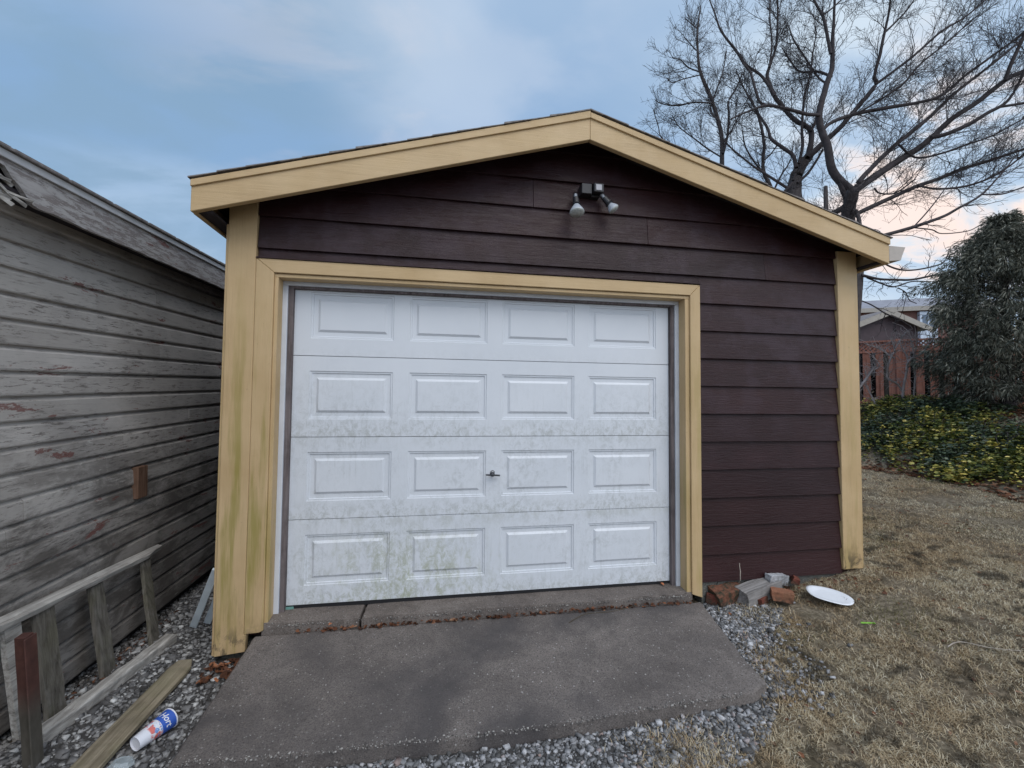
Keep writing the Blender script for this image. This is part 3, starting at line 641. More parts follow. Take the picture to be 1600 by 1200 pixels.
def lamp(p0, p1, d, s):
    p0 = np.array(p0); p1 = np.array(p1); d = np.array(d, float); d /= np.linalg.norm(d)
    b = MB(); b.lathe(p0, p1-p0, [(0, .018), (np.linalg.norm(p1-p0), .018)], 12); b.lathe(p1-d*.03, d, [(0, .021), (.05, .024), (.062, .030)], 16); ar = b.build('lamp_arm', BLK, lt)
    b = MB(); b.lathe(p1-d*.062, d, [(0, .013), (.045, .013)], 12); b.build('socket_sleeve', GREYP, ar, smooth=False)
    b = MB(); b.lathe(p1+d*.022, d, [(0, .020*s), (.012, .026*s), (.05*s, .046*s), (.078*s, .060*s), (.088*s, .0615*s)], 28, False); b.build('bulb', REFL, lt, smooth=True)
    b = MB(); q = p1+d*(.022+.088*s); b.lathe(q, d, [(0, .0615*s), (.006, .058*s), (.013, .042*s), (.017, .018*s), (.018, .002)], 28); b.build('bulb_face', GLASS.m, lt, smooth=True)
b1 = on_y(899, 304, -.17); b2 = on_y(900, 315, -.225)
lamp(b1, b2, (-.02, -.30, -.95), .84)
b1 = on_y(941, 306, -.17); b2 = on_y(948, 314, -.205)
lamp(b1, b2, (.55, -.18, -.75), .66)
# ------------------------------------------------------------------ neighbour's shed on the left
SX = -1.12
p0 = on_x(0, 616.25, SX); Dv = FW+CX*(693-800)/F_PX+CU*(600-600)/F_PX; Dv /= np.linalg.norm(Dv)
zax = np.array([0, 0, 1.]); xax = np.cross(Dv, zax); xax /= np.linalg.norm(xax); zax = np.cross(xax, Dv)
Rm = np.stack([xax, Dv, zax], 1)          # columns = local axes in world
shed = empty('shed', p0, 'weathered grey clapboard shed with peeling paint and rotting fascia', 'shed'); shed.rotation_euler = Matrix(Rm.tolist()).to_euler()
def L2W(P): return np.asarray(P, float) @ Rm.T+p0
class SMB(MB):
    def build(s, name, mat, parent=None, **k): s.v = [tuple(q) for q in L2W(s.v)]; return super().build(name, mat, parent, **k)
EX = .1262; s_ = SMB()
y0s, y1s = -2.4, 6.5
for k in range(-13, 9):
    z0 = k*EX; z1 = z0+EX
    js = [y0s]; 
    for q in range(3): js.append(js[-1]+random.uniform(1.6, 3.2))
    js = [j for j in js if j < y1s]+[y1s]
    for a, b in zip(js[:-1], js[1:]):
        dx = random.uniform(-.002, .002); dz = random.uniform(-.0015, .0015)
        # profile in x,z : flat face then cove going back
        pr_ = [(.0, z0-.016), (.028+dx, z0-.008+dz), (.031+dx, z0+.000), (.026+dx, z0+EX*.70), (.018+dx, z0+EX*.77), (.009, z0+EX*.86), (.004, z1+.002), (.0, z1+.002)]
        ns = max(2, int((b-a)/.25)); ring = []
        for i in range(ns+1):
            y = a+.001+(b-a-.002)*i/ns; wv = mnoise.noise(Vector((y*1.3, k*3.7, 0)))*.0022
            ring.append([(x+(wv if x > .01 else 0), y, z+wv*.6) for x, z in pr_])
        V = [q for r in ring for q in r]; n = len(pr_)
        Fq = [(i*n+j, i*n+j+1, (i+1)*n+j+1, (i+1)*n+j) for i in range(ns) for j in range(n-1)]+[tuple(range(n))[::-1], tuple(range(ns*n, ns*n+n))]
        s_.add(V, Fq)
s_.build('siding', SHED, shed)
zt_ = 9*EX; s_ = SMB(); s_.box((-3.0, y0s, -1.9), (-.03, y1s, zt_-.05)); s_.build('wall', mat_plain('shed_sheathing', (.03, .026, .024), .9), shed)
# frieze, rafters, soffit, fascia, flashing, roof
ex = .165
er_ = on_x(0, 225, SX+ex+.02)
def toL(p): return (np.asarray(p)-p0) @ Rm
zt1 = toL(on_x(0, 226, SX+ex+.02))[2]; zt2 = toL(on_x(0, 245, SX+ex+.02))[2]; zt3 = toL(on_x(0, 299, SX+ex+.02))[2]
s_ = SMB(); s_.box((-.01, y0s, zt3+.035), (ex, y1s, zt3+.05)); s_.build('soffit', DARKSOF, shed)
s_ = SMB(); s_.box((.0, y0s, 8.98*EX), (.03, y1s, zt3+.034)); s_.build('frieze_board', mat_plain('shed_frieze', (.09, .085, .09), .8), shed)
# fascia with a rotted hole near its front end
s_ = SMB(); V = []; n = 170; ya, yb = -1.2, y1s
yl = toL(on_x(30, 290, SX+ex+.02))[1]
for i in range(n+1):
    y = ya+(yb-ya)*(i/n)**1.6
    chip = .006*mnoise.noise(Vector((y*6, 0, 0)))+.004*mnoise.noise(Vector((y*23, 5, 0)))
    hole = .0
    d = y-(yl-.02)
    if d < .10: hole = (.115*min(1, (.10-d)/.14))*(1+.35*mnoise.noise(Vector((y*31, 2, 0))))
    V += [(ex, y, zt3+chip+hole), (ex, y, zt2+.004), (ex+.02, y, zt2+.004), (ex+.022+chip*.5, y, zt3+chip+hole)]
Fq = [(i*4+j, i*4+(j+1) % 4, i*4+4+(j+1) % 4, i*4+4+j) for i in range(n) for j in range(4)]+[(3, 2, 1, 0), (n*4, n*4+1, n*4+2, n*4+3)]
s_.add(V, Fq); fb = s_.build('fascia_board', SHEDF, shed)
s_ = SMB()   # splintered flakes hanging in the rotten hole
for q in range(9):
    y = yl-.16+random.uniform(0, .22); z = zt3+random.uniform(-.01, .10); l = random.uniform(.05, .13)
    s_.beam((ex+.01, y, z), (ex+.02+random.uniform(-.02, .03), y+l, z-random.uniform(.0, .05)), .006, random.uniform(.008, .02), segs=2, jit=.004)
s_.build('splinter', OLD, fb)
s_ = SMB(); s_.box((ex-.002, -2.0, zt2+.005), (ex+.034, y1s, zt1-.012)); s_.build('fascia_strip', TRIMG, shed, bevel=.002)
s_ = SMB(); s_.prism([(ex+.048, -2.0, zt1-.010), (ex+.048, -2.0, zt1+.002), (-1.6, -2.0, zt1+.9), (-1.6, -2.0, zt1+.87), (ex-.02, -2.0, zt1-.012)], (0, y1s+2.0, 0))
y = -2.0
while y < y1s: s_.box((ex+.03, y, zt1-.006), (ex+.050, y+.28, zt1+.003+random.uniform(0, .003))); y += .30
s_.prism([(-1.6, -2.0, zt1+.87), (-1.6, -2.0, zt1+.9), (-3.3, -2.0, zt1+.0), (-3.3, -2.0, zt1-.03)], (0, y1s+2.0, 0)); s_.build('roof', SHING, shed)
kb = toL(on_x(214, 752, SX+.035)); s_ = SMB(); s_.box((.012, kb[1]-.048, kb[2]-.115), (.058, kb[1]+.052, kb[2]+.105)); s_.build('nailed_block', mat_oldwood('block_wood', (.15, .085, .055), (.24, .15, .11), 2), shed, bevel=.004)
# ------------------------------------------------------------------ broken frame leaning on the shed, timbers, stubs
fr_ = empty('wooden_frame', (-.9, -.2, -.26), 'weathered grey wooden frame of slats leaning against the shed wall', 'frame')
ra, rb_ = on_x(-40, 995, -1.0), on_x(252, 855, -1.0)
b = MB(); dirv = (rb_-ra)/np.linalg.norm(rb_-ra)
side = np.array([.85, 0, -.25]); side /= np.linalg.norm(side); up = np.array([.28, 0, .95])
n = 14; V = []
for i in range(n+1):
    t = i/n; p = ra+(rb_-ra)*t; w = .062*(1 if t < .86 else max(.05, (1-t)/.14)); j = lambda: random.uniform(-.002, .002)
    th = .028
    V += [p+np.array([j(), j(), j()])+side*w*.5-up*th*.5, p+side*w*.5+up*th*.5+np.array([j(), j(), j()]), p-side*.03+up*th*.5, p-side*.03-up*th*.5]
b.add(V, [(i*4+j, i*4+(j+1) % 4, i*4+4+(j+1) % 4, i*4+4+j) for i in range(n) for j in range(4)]+[(3, 2, 1, 0), (n*4, n*4+1, n*4+2, n*4+3)])
b.build('rail', OLD, fr_)
for (u0, v0, u1, v1, w, mt) in ((226, 874, 242, 1005, .075, OLDV), (148, 915, 170, 1052, .095, OLDV), (66, 952, 88, 1118, .105, OLDV), (14, 968, 38, 1140, .085, OLD)):
    t = on_x(u0, v0, -1.0); g0 = on_z(u1, v1, -.255)
    b = MB(); b.beam(t, g0+np.array([0, 0, -.02]), w, .024, up=(1, 0, .2), segs=7, jit=.002); b.build('slat', mt, fr_)
b = MB(); b.beam(on_z(55, 1158, -.235), on_z(268, 998, -.235), .075, .07, segs=16, jit=.005)
o = b.build('timber', OLD, bevel=.008, seg=2); tag(o, 'long grey weathered timber lying at the foot of the leaning frame', 'timber')
pl0, pl1 = on_z(120, 1215, -.225), on_z(293, 1033, -.225)
b = MB(); d = pl1-pl0; V = []; n = 12; sdv = np.cross(d/np.linalg.norm(d), (0, 0, 1))
for i in range(n+1):
    t = i/n; p = pl0+d*t; wl = .062*(1 if t < .93 else 1-(t-.93)*3); wr = .062*(1 if t < .9 else 1-(t-.9)*6)
    for s, zz_ in ((-wl, -.012), (wr, -.012), (wr, .012), (-wl, .012)): V.append(p+sdv*s+np.array([0, 0, zz_])+np.random.default_rng(i).uniform(-.0012, .0012, 3))
b.add(V, [(i*4+j, i*4+(j+1) % 4, i*4+4+(j+1) % 4, i*4+4+j) for i in range(n) for j in range(4)]+[(3, 2, 1, 0), (n*4, n*4+1, n*4+2, n*4+3)])
o = b.build('plank', OLDG, bevel=.003); tag(o, 'loose split plank lying on the gravel beside the cup', 'plank')
RUST = Mt('rusty_painted_steel', .7, .3); z = RUST.xyz()[2]
c = RUST.ramp(RUST.noise(12, 6, .7), [(.3, (.050, .022, .018)), (.7, (.10, .043, .034))]); c = RUST.mix(RUST.rng(z, .12, -.06), c, RUST.ramp(RUST.noise(20, 5, v=RUST.map((1, 1, .3))), [(.3, (.05, .045, .035)), (.7, (.11, .10, .085))])); RUST.col(c).bump(RUST.noise(40, 5), .4, .003)
t = on_x(38, 992, -.80); gb = on_z(52, 1195, -.27)
b = MB(); b.beam(gb+np.array([0, 0, -.04]), t, .045, .042, up=(0, 1, 0), segs=6, jit=.0015); b.beam(gb+np.array([.030, -.012, -.04]), t+np.array([.030, -.012, -.002]), .007, .060, up=(0, 1, 0), segs=4, jit=.001)
o = b.build('stub_post', RUST.m, bevel=.004); tag(o, 'reddish brown stub post standing in front of the leaning frame', 'post')
PALE = mat_plain('pale_blue_paint', (.80, .88, .94), .5, .1)
for (u0, v0, u1, v1, w, lab) in ((296, 979, 338, 890, .045, 'longer pale blue white slat leaning behind the left corner of the garage'), (318, 973, 352, 905, .045, 'shorter pale blue white slat leaning nearest the left corner of the garage')):
    a = on_z(u0+6, v0, -.235); c_ = on_x(u1, v1, -.385)
    b = MB(); b.beam(a, c_, w, .016, up=(-.1, 1, .1), segs=3, jit=.001); o = b.build('slat', PALE, bevel=.002); tag(o, lab, 'slat', 'pale slats behind the garage corner')
# ------------------------------------------------------------------ paper cup and lid
ca, cb_ = on_z(211, 1163, -.213), on_z(266, 1122, -.205)
cup = empty('paper_cup', (ca+cb_)/2*np.array([1, 1, 1]), 'blue and white paper cup lying on its side beside the loose plank', 'cup')
ax = (cb_-ca); CL = np.linalg.norm(ax); ax /= CL
cm = Mt('cup_print', .45, .4); PAPW = mat_plain('cup_white', (.70, .70, .74), .5, .04, 10)
q = cm.n('ShaderNodeTexCoord').outputs['UV']; cu = cm.n('ShaderNodeSeparateXYZ'); cm.con(cu.inputs[0], q); uu, vv = cu.outputs[0], cu.outputs[1]
c = cm.mix(cm.rng(vv, .598, .602), (.68, .69, .74), (.035, .10, .42))
blob = cm.mul(cm.rng(cm.noise(5.5, 3, .5, .8, cm.map((2.0, 1.3, 1), src=q)), .50, .54), cm.rng(vv, .26, .32), cm.rng(vv, .60, .58)); c = cm.mix(blob, c, (.62, .16, .14))
blob2 = cm.mul(cm.rng(cm.noise(7, 3, .5, .8, cm.map((2.0, 1.3, 1), (5, 3, 0), src=q)), .54, .58), cm.rng(vv, .34, .42), cm.rng(vv, .60, .58)); c = cm.mix(blob2, c, (.16, .30, .60))
cm.col(c)
def ring_mesh(name, a, d, prof, mat, parent, n=40, uv=False):
    b = MB(); b.lathe(a, d, prof, n, False); o = b.build(name, mat, parent, smooth=True)
    if uv:
        me = o.data; ul = me.uv_layers.new(name='UVMap'); L = prof[-1][0]
        for p in me.polygons:
            for li in p.loop_indices:
                vi = me.loops[li].vertex_index; ul.data[li].uv = ((vi % n)/n, prof[vi//n][0]/L)
    return o
r0, r1 = .031, .045
ring_mesh('body', ca, ax, [(0, r0), (CL*.25, r0+(r1-r0)*.25), (CL*.5, (r0+r1)/2), (CL*.75, r0+(r1-r0)*.75), (CL, r1)], cm.m, cup, uv=True)
ring_mesh('inner_wall', ca, ax, [(CL*.06, r0-.002), (CL, r1-.0015)], PAPW, cup)
b = MB(); b.lathe(ca+ax*.008, ax, [(0, r0-.0008), (.001, r0-.0008)], 40); b.build('base', PAPW, cup)
b = MB(); tt = np.linspace(0, 2*math.pi, 37)[:-1]
xa = np.cross(ax, (0, 0, 1)); xa /= np.linalg.norm(xa); ya_ = np.cross(xa, ax)
ringp = [ca+ax*CL+(xa*math.cos(a)+ya_*math.sin(a))*r1 for a in np.append(tt, tt[0])]
rv, rf_ = tubes(np.array(ringp)[None], np.full((1, 37), .0032), 6); b.add(rv, [tuple(f) for f in rf_]); b.build('rim', PAPW, cup, smooth=True)
try:
    fc = bpy.data.curves.new('lettering', 'FONT'); fc.body = 's Hort'; fc.size = .038; fc.shear = .25; fc.extrude = 0; fc.offset = .0006
    fo = bpy.data.objects.new('lettering_source', fc); COL.objects.link(fo)
    dg = bpy.context.evaluated_depsgraph_get(); dg.update(); me = bpy.data.meshes.new_from_object(fo.evaluated_get(dg)); bpy.data.objects.remove(fo)
    P = np.array([v.co[:] for v in me.vertices]); up_ = ya_ if ya_[2] > 0 else -ya_
    tang = np.cross(up_, ax)        # reading direction with 'up' toward the rim
    s0 = P[:, 0].max()/2
    newv = []; TS = 1
    for x, y, _ in P:
        l = CL*.70+y; r = r0+(r1-r0)*l/CL+.0007; an = (x-s0)/r*TS+.42
        # angle measured from the top of the lying cup, toward the viewer's right
        dirn = up_*math.cos(an)+np.cross(ax, up_)*math.sin(an)
        newv.append(ca+ax*l+dirn*r)
    raw('lettering', np.array(newv), [tuple(p.vertices) for p in me.polygons], PAPW, cup)
except Exception as e: print('TEXT FAIL', e)
lc = on_z(190, 1196, -.24)
PLAS = Mt('clear_plastic', .25, .6); PLAS.col((.62, .68, .70)); PLAS.b.inputs['Transmission Weight'].default_value = .55
b = MB(); b.lathe(lc, (.12, .25, 1), [(0, .046), (.003, .049), (.007, .046), (.010, .040), (.020, .036), (.021, .030), (.019, .026), (.019, .002)], 9); o = b.build('cup_lid', PLAS.m); tag(o, 'crumpled clear plastic cup lid on the gravel at the bottom left', 'lid')
# ------------------------------------------------------------------ rubble by the right door casing
def chunk(name, c, half, rot, mat, lab, cat, jit=.12, seed=0, shear=0, group=None, noise_amp=.004):
    r = random.Random(seed); N = 8; V = []; idx_ = {}; Fq = []
    hx, hy, hz = half; corner = {}
    for sx in (-1, 1):
        for sy_ in (-1, 1):
            for sz in (-1, 1): corner[(sx, sy_, sz)] = np.array([sx*hx*(1+r.uniform(-jit, jit)), sy_*hy*(1+r.uniform(-jit, jit)), sz*hz*(1+r.uniform(-jit, jit))+shear*sx*hz])
    def tri(a, b, c_):
        p = 0
        for k, w in ((-1, 1-(a+1)/2), (1, (a+1)/2)):
            for l, w2 in ((-1, 1-(b+1)/2), (1, (b+1)/2)):
                for m_, w3 in ((-1, 1-(c_+1)/2), (1, (c_+1)/2)): p = p+corner[(k, l, m_)]*w*w2*w3
        return p
    def vid(i, j, k):
        if (i, j, k) not in idx_:
            p = tri(i/N*2-1, j/N*2-1, k/N*2-1); nn = mnoise.noise_vector(Vector(p)*18+Vector((seed*3.1, 0, 0)))
            idx_[(i, j, k)] = len(V); n2_ = mnoise.noise_vector(Vector(p)*55+Vector((seed, 3, 0))); V.append(p+np.array(nn)*noise_amp*1.5+np.array(n2_)*noise_amp*.6)
        return idx_[(i, j, k)]
    for a in range(N):
        for b_ in range(N):
            Fq += [(vid(a, b_, 0), vid(a, b_+1, 0), vid(a+1, b_+1, 0), vid(a+1, b_, 0)), (vid(a, b_, N), vid(a+1, b_, N), vid(a+1, b_+1, N), vid(a, b_+1, N)),
                   (vid(a, 0, b_), vid(a+1, 0, b_), vid(a+1, 0, b_+1), vid(a, 0, b_+1)), (vid(a, N, b_), vid(a, N, b_+1), vid(a+1, N, b_+1), vid(a+1, N, b_)),
                   (vid(0, a, b_), vid(0, a, b_+1), vid(0, a+1, b_+1), vid(0, a+1, b_)), (vid(N, a, b_), vid(N, a+1, b_), vid(N, a+1, b_+1), vid(N, a, b_+1))]
    o = raw(name, np.array(V), Fq, mat); o.location = tuple(map(float, c)); o.rotation_euler = rot
    bv = o.modifiers.new('bevel', 'BEVEL'); bv.width = .004; bv.segments = 2; bv.angle_limit = math.radians(45)
    return tag(o, lab, cat, group)
def mat_brick(name, a, b_, moss=0):
    m = Mt(name, .9, .2); c = m.ramp(m.noise(22, 6, .7), [(.3, a), (.7, b_)])
    if moss: c = m.mix(m.mul(m.rng(m.noise(14, 6, .7), .42, .58), moss), c, (.045, .045, .03))
    c = m.mix(m.mul(m.rng(m.xyz()[2], .012, -.03), m.rng(m.noise(30, 5), .3, .55), .85), c, (.06, .048, .036)); c = m.mix(m.mul(m.rng(m.noise(38, 6, .75), .55, .66), .6), c, tuple(x*.35 for x in a))
    m.col(c).bump(m.noise(70, 5, .7), .9, .006); return m.m
BR1 = mat_brick('orange_brick', (.24, .10, .06), (.40, .19, .11), .3); BR2 = mat_brick('mossy_brick', (.13, .06, .04), (.24, .10, .06), 1.0); BR3 = mat_brick('red_brick', (.14, .042, .03), (.22, .075, .05), .5)
WST = mat_brick('white_stone', (.34, .34, .35), (.56, .57, .60), .45); BLOCKW = mat_oldwood('grey_block_wood', (.22, .205, .195), (.38, .36, .345), 0)
def gp_(u, v, z): p = on_z(u, v, z); return p
chunk('brick', gp_(1138, 928, -.06)+np.array([0, .0, 0]), (.150, .055, .058), (.15, -.1, .25), BR2, 'mossy blackened half brick between the door casing and the grey timber block', 'brick', .22, 3, noise_amp=.009)
chunk('brick', gp_(1112, 934, -.09)+np.array([.0, 0, 0]), (.05, .035, .035), (.2, .2, 1.0), BR3, 'small red brick fragment against the foot of the right door casing', 'brick', .25, 5, noise_amp=.006)
chunk('timber_block', gp_(1186, 922, -.035)+np.array([0, .0, 0]), (.185, .060, .055), (.10, -.12, .22), BLOCKW, 'grey sawn timber block resting on bricks under the brown siding', 'timber', .10, 8, noise_amp=.003)
chunk('stone', gp_(1214, 904, .035), (.095, .03, .034), (.05, .12, .15), WST, 'white painted stone standing behind the grey timber block', 'stone', .18, 11, noise_amp=.006)
chunk('brick', gp_(1222, 930, -.035), (.070, .048, .034), (.02, .05, -.55), BR1, 'clean orange brick piece in front of the grey timber block', 'brick', .10, 14, noise_amp=.003)
chunk('brick', gp_(1192, 937, -.08), (.07, .022, .025), (.0, -.1, .5), BR3, 'thin red brick sliver under the front of the timber block', 'brick', .25, 19, noise_amp=.005)
chunk('brick', gp_(1243, 906, .02), (.035, .025, .02), (.2, -.2, .8), BR3, 'small red brick chip right of the white stone', 'brick', .3, 21, noise_amp=.006)
chunk('stone', gp_(1126, 912, -.01), (.07, .03, .05), (.1, .1, .2), FOUND, 'greenish grey concrete lump against the foundation behind the mossy brick', 'stone', .25, 23, noise_amp=.006)
# twigs as things
TWG = mat_plain('pale_twig', (.36, .31, .26), .85, .3, 30)
def twig(pts, r, lab, mt=TWG):
    P = smooth_line(pts, 4); P = P+RNG.normal(0, .0012, P.shape); v, f = tubes(P[None], np.linspace(r, r*.45, len(P))[None], 6); o = raw('twig', v, f, mt, smooth=True); return tag(o, lab, 'twig')
twig([gp_(1132, 957, -.14), gp_(1140, 944, -.12)+np.array([0, 0, .02]), gp_(1152, 924, -.06)+np.array([0, 0, .05]), on_y(1157, 905, -.19), on_y(1155, 880, -.17)], .0060, 'upright bent twig standing in front of the brick rubble')
twig([on_z(889, 973, z_ap(1.85, -.31)+.006), on_z(915, 960, z_ap(1.9, -.2)+.012), on_z(962, 955, -.05), on_z(1000, 944, -.04)], .0030, 'thin dark twig lying across the doorstep edge', mat_plain('dark_twig', (.07, .055, .035), .85))
twig([on_z(1262, 1003, zg1(3.4, -.6)+.008), on_z(1266, 990, zg1(3.4, -.6)+.016)], .003, 'short pale straw stalk in the grass below the plate')
twig([on_z(1480, 1010, zg1(4, -.6)+.01), on_z(1500, 1003, zg1(4, -.6)+.02), on_z(1545, 1012, zg1(4, -.6)+.015), on_z(1596, 1017, zg1(4, -.6)+.01)], .0035, 'long dry stem lying in the grass at the right')
twig([on_z(1200, 1058, zg1(2.8, -.9)+.012), on_z(1212, 1040, zg1(2.8, -.9)+.02), on_z(1216, 1028, zg1(2.8, -.9)+.012)], .0055, 'pale forked straw bit beside the right corner of the concrete apron')
# plate
pc = on_z(1296, 931, zg1(3.8, -.35)+.035); pt = empty('plate', pc, 'white oval foam plate lying tilted on the grass by the garage corner', 'plate')
PL = mat_plain('foam_plate', (.74, .76, .79), .45, .03, 6, bump=.02)
V = []; Fq = []; n = 40; prof_ = [(0, .0), (.30, .0), (.55, .001), (.66, .002), (.78, .007), (.90, .010), (1.0, .008), (1.0, .006), (.90, .008), (.78, .005), (.66, .000), (.55, -.002), (.30, -.003), (0, -.003)]
for s, h in prof_:
    for k in range(n):
        a = 2*math.pi*k/n; sc = 1+.012*math.sin(a*5+1)*(s > .7); V.append(((.146*s)*math.cos(a)*sc, .102*s*math.sin(a)*sc, h+.003*math.sin(a*3)*(s > .7)))
for i in range(len(prof_)-1):
    for k in range(n): Fq.append((i*n+k, i*n+(k+1) % n, (i+1)*n+(k+1) % n, (i+1)*n+k))
me = bpy.data.meshes.new('dish'); me.from_pydata(V, [], Fq); me.polygons.foreach_set('use_smooth', [True]*len(Fq)); me.materials.append(PL); od = bpy.data.objects.new('dish', me); link(od, pt)
pt.rotation_euler = (math.radians(10), math.radians(7), math.radians(-28))
b = MB(); g0 = zg1(3.68, -.72)+.032; b.beam(on_z(1345, 973, g0), on_z(1367, 973.5, g0), .012, .006); o = b.build('plastic_strip', mat_plain('lime_plastic', (.22, .52, .05), .4, .05), bevel=.001); tag(o, 'bright lime green plastic strip in the dry grass', 'strip')
p = on_z(1381, 718, zg1(8, 3.2)+.02); b = MB(); 
o = chunk('paper_scrap', p+np.array([-.05, -.04, .05]), (.05, .045, .045), (.4, .3, .2), mat_plain('scrap_white', (.55, .60, .72), .6), 'small crumpled white paper scrap at the edge of the shrub bed', 'litter', .35, 31, noise_amp=.02)
# ------------------------------------------------------------------ leaves and grass
def blades(name, XY, lo, hi, w, lean, mat, kind=None, dirbias=None, zoff=0.0):
    n = len(XY); L = RNG.uniform(lo, hi, n); a = RNG.uniform(0, 2*math.pi, n) if dirbias is None else RNG.normal(dirbias, 1.0, n)
    th = np.clip(RNG.normal(lean, .28, n), .05, 1.52); z = zg(XY[:, 0], XY[:, 1])+zoff
    d = np.stack([np.cos(a), np.sin(a), np.zeros(n)], -1); up = np.array([0, 0, 1.])
    side = np.stack([-np.sin(a), np.cos(a), np.zeros(n)], -1)*(w*RNG.uniform(.6, 1.4, n))[:, None]
    base = np.stack([XY[:, 0], XY[:, 1], z], -1)
    m1 = base+L[:, None]*.5*(d*np.sin(th*.7)[:, None]+up*np.cos(th*.7)[:, None])
    tp = m1+L[:, None]*.5*(d*np.sin(np.minimum(th*1.25, 1.75))[:, None]+up*np.cos(np.minimum(th*1.25, 1.75))[:, None])
    V = np.stack([base-side, base+side, m1+side*.8, m1-side*.8, tp+side*.15, tp-side*.15], 1).reshape(-1, 3)
    Fc = (np.array([[0, 1, 2, 3], [3, 2, 4, 5]])[None]+(np.arange(n)*6)[:, None, None]).reshape(-1, 4)
    o = raw(name, V, Fc, mat); return tag(o, kind=kind) if kind else o
def lawn_pts(n, x0, x1, y0, y1, dens=0):
    q = np.stack([RNG.uniform(x0, x1, n), RNG.uniform(y0, y1, n)], -1)
    k = ~in_poly(q[:, 0], q[:, 1], APRON) & ~in_poly(q[:, 0], q[:, 1], [(-3, -.125), (4.33, -.125), (4.33, 6.1), (-3, 6.1)])
    jx_ = q[:, 0]+.05*np.sin(q[:, 1]*23+q[:, 0]*9)+RNG.normal(0, .035, n); jy_ = q[:, 1]+.04*np.sin(q[:, 0]*31)+RNG.normal(0, .035, n)
    k &= ~in_poly(jx_, jy_, P_FRONT) & ~in_poly(jx_, jy_, P_RIGHT) & (q[:, 0] > 1.5) & (q[:, 0] < 8.15+.12*np.sin(q[:, 1]*3))
    # bare soil strip along the wall
    return q[k]
def patch(q, f, th): return np.array([mnoise.noise(Vector((x*f, y*f, 7.7))) > th+random.uniform(-.25, .25) for x, y in q])
DRY = mat_islands('dry_grass', [(0, (.12, .085, .055)), (.3, (.42, .335, .225)), (.6, (.66, .555, .40)), (.85, (.84, .75, .58)), (1, (.88, .83, .70))], .8, 30, .2, .25, ((.82, .72, .58), (1.0, 1.0, .95), .85))
GRN = mat_islands('green_grass', [(0, (.07, .065, .03)), (.5, (.17, .16, .065)), (1, (.34, .29, .14))], .75, 30, .2, .25)
qn = lawn_pts(420000, 1.9, 5.6, -1.9, 1.6); qf = lawn_pts(230000, 4.3, 8.4, -2.2, 5.5)
qn = qn[patch(qn, 3.3, -.22)]; qn = qn[patch(qn, 11, -.28)]; qf = qf[patch(qf, 2.2, -.3)]
o = blades('grass', np.vstack([qn, qf]), .012, .052, .0013, 1.28, DRY, 'stuff'); tag(o, 'short flattened dry tan grass covering the lawn', 'grass')
qg = np.vstack([lawn_pts(90000, 1.9, 5.6, -1.9, 1.6), lawn_pts(50000, 4.3, 8.4, -2.2, 5.5)]); qg = qg[patch(qg, 1.6, .20)]
o = blades('grass', qg, .012, .035, .0013, .95, GRN, 'stuff'); tag(o, 'patches of short green grass showing through the dry lawn', 'grass')
# tufts invading the gravel front strip
tq = np.vstack([RNG.normal((2.15, -1.3), (.13, .13), (3000, 2)), RNG.normal((1.75, -1.42), (.12, .06), (1200, 2)), RNG.normal((2.95, -.85), (.09, .14), (2200, 2)), RNG.normal((3.2, -.33), (.12, .1), (1200, 2))]); tq = tq[~in_poly(tq[:, 0], tq[:, 1], APRON)]
o = blades('grass', tq, .02, .06, .0016, .9, DRY, 'stuff'); tag(o, 'loose dry grass tufts growing into the pale gravel', 'grass')
LEAF = mat_islands('leaf_litter', [(0, (.06, .03, .02)), (.3, (.115, .05, .03)), (.6, (.18, .075, .04)), (.85, (.26, .11, .055)), (1, (.36, .22, .14))], .7, 50, .3, .2)
leaf_t = np.array([(-.5, 0, 0), (-.22, .22, .05), (.1, .30, .10), (.38, .14, .05), (.55, 0, -.03), (.38, -.14, .06), (.1, -.30, .12), (-.22, -.22, .06), (0, 0, -.04)])
leaf_f = np.array([(8, i, (i+1) % 8) for i in range(8)])
def leaves(name, P3, size, mat, tilt=.45):
    n = len(P3); s = size*RNG.uniform(.55, 1.3, n); V = leaf_t[None]*s[:, None, None]; V = V*np.array([1, 1, 1.])+RNG.normal(0, .05, (n, 9, 3))*s[:, None, None]
    a = RNG.uniform(0, 6.28, n); t = RNG.normal(0, tilt, n); ca_, sa_, ct, st = np.cos(a)[:, None], np.sin(a)[:, None], np.cos(t)[:, None], np.sin(t)[:, None]
    x, y, z = V[..., 0], V[..., 1], V[..., 2]; y2 = y*ct-z*st; z2 = y*st+z*ct
    V = np.stack([x*ca_-y2*sa_, x*sa_+y2*ca_, z2], -1)+np.asarray(P3)[:, None, :]
    Fc = (leaf_f[None]+(np.arange(n)*9)[:, None, None]).reshape(-1, 3)
    return raw(name, V.reshape(-1, 3), Fc, mat)
def g3(q, dz=.01): return np.stack([q[:, 0], q[:, 1], zg(q[:, 0], q[:, 1])+dz], -1)
q = np.stack([RNG.uniform(7.75, 12.5, 16000), RNG.uniform(-1.0, 6.5, 16000)], -1); q = q[(q[:, 0]+.2*np.sin(q[:, 1]*2.3)) > 7.95]
q = q[patch(q, 1.1, -.25)]; o = leaves('leaf_litter', g3(q, .015), .065, LEAF); tag(o, 'brown and red leaf litter on the bank under the shrubs', 'leaves', kind='stuff')
q = lawn_pts(2600, 1.9, 8.2, -1.9, 4.5); q2 = np.vstack([RNG.normal((3.3, -.14), (.28, .06), (120, 2)), RNG.normal((4.0, -.2), (.2, .06), (40, 2))]); q2 = q2[(q2[:, 1] < -.125) & (q2[:, 0] > 2.95)]
q3 = RNG.uniform((-1.08, -.5), (-.9, .6), (160, 2))
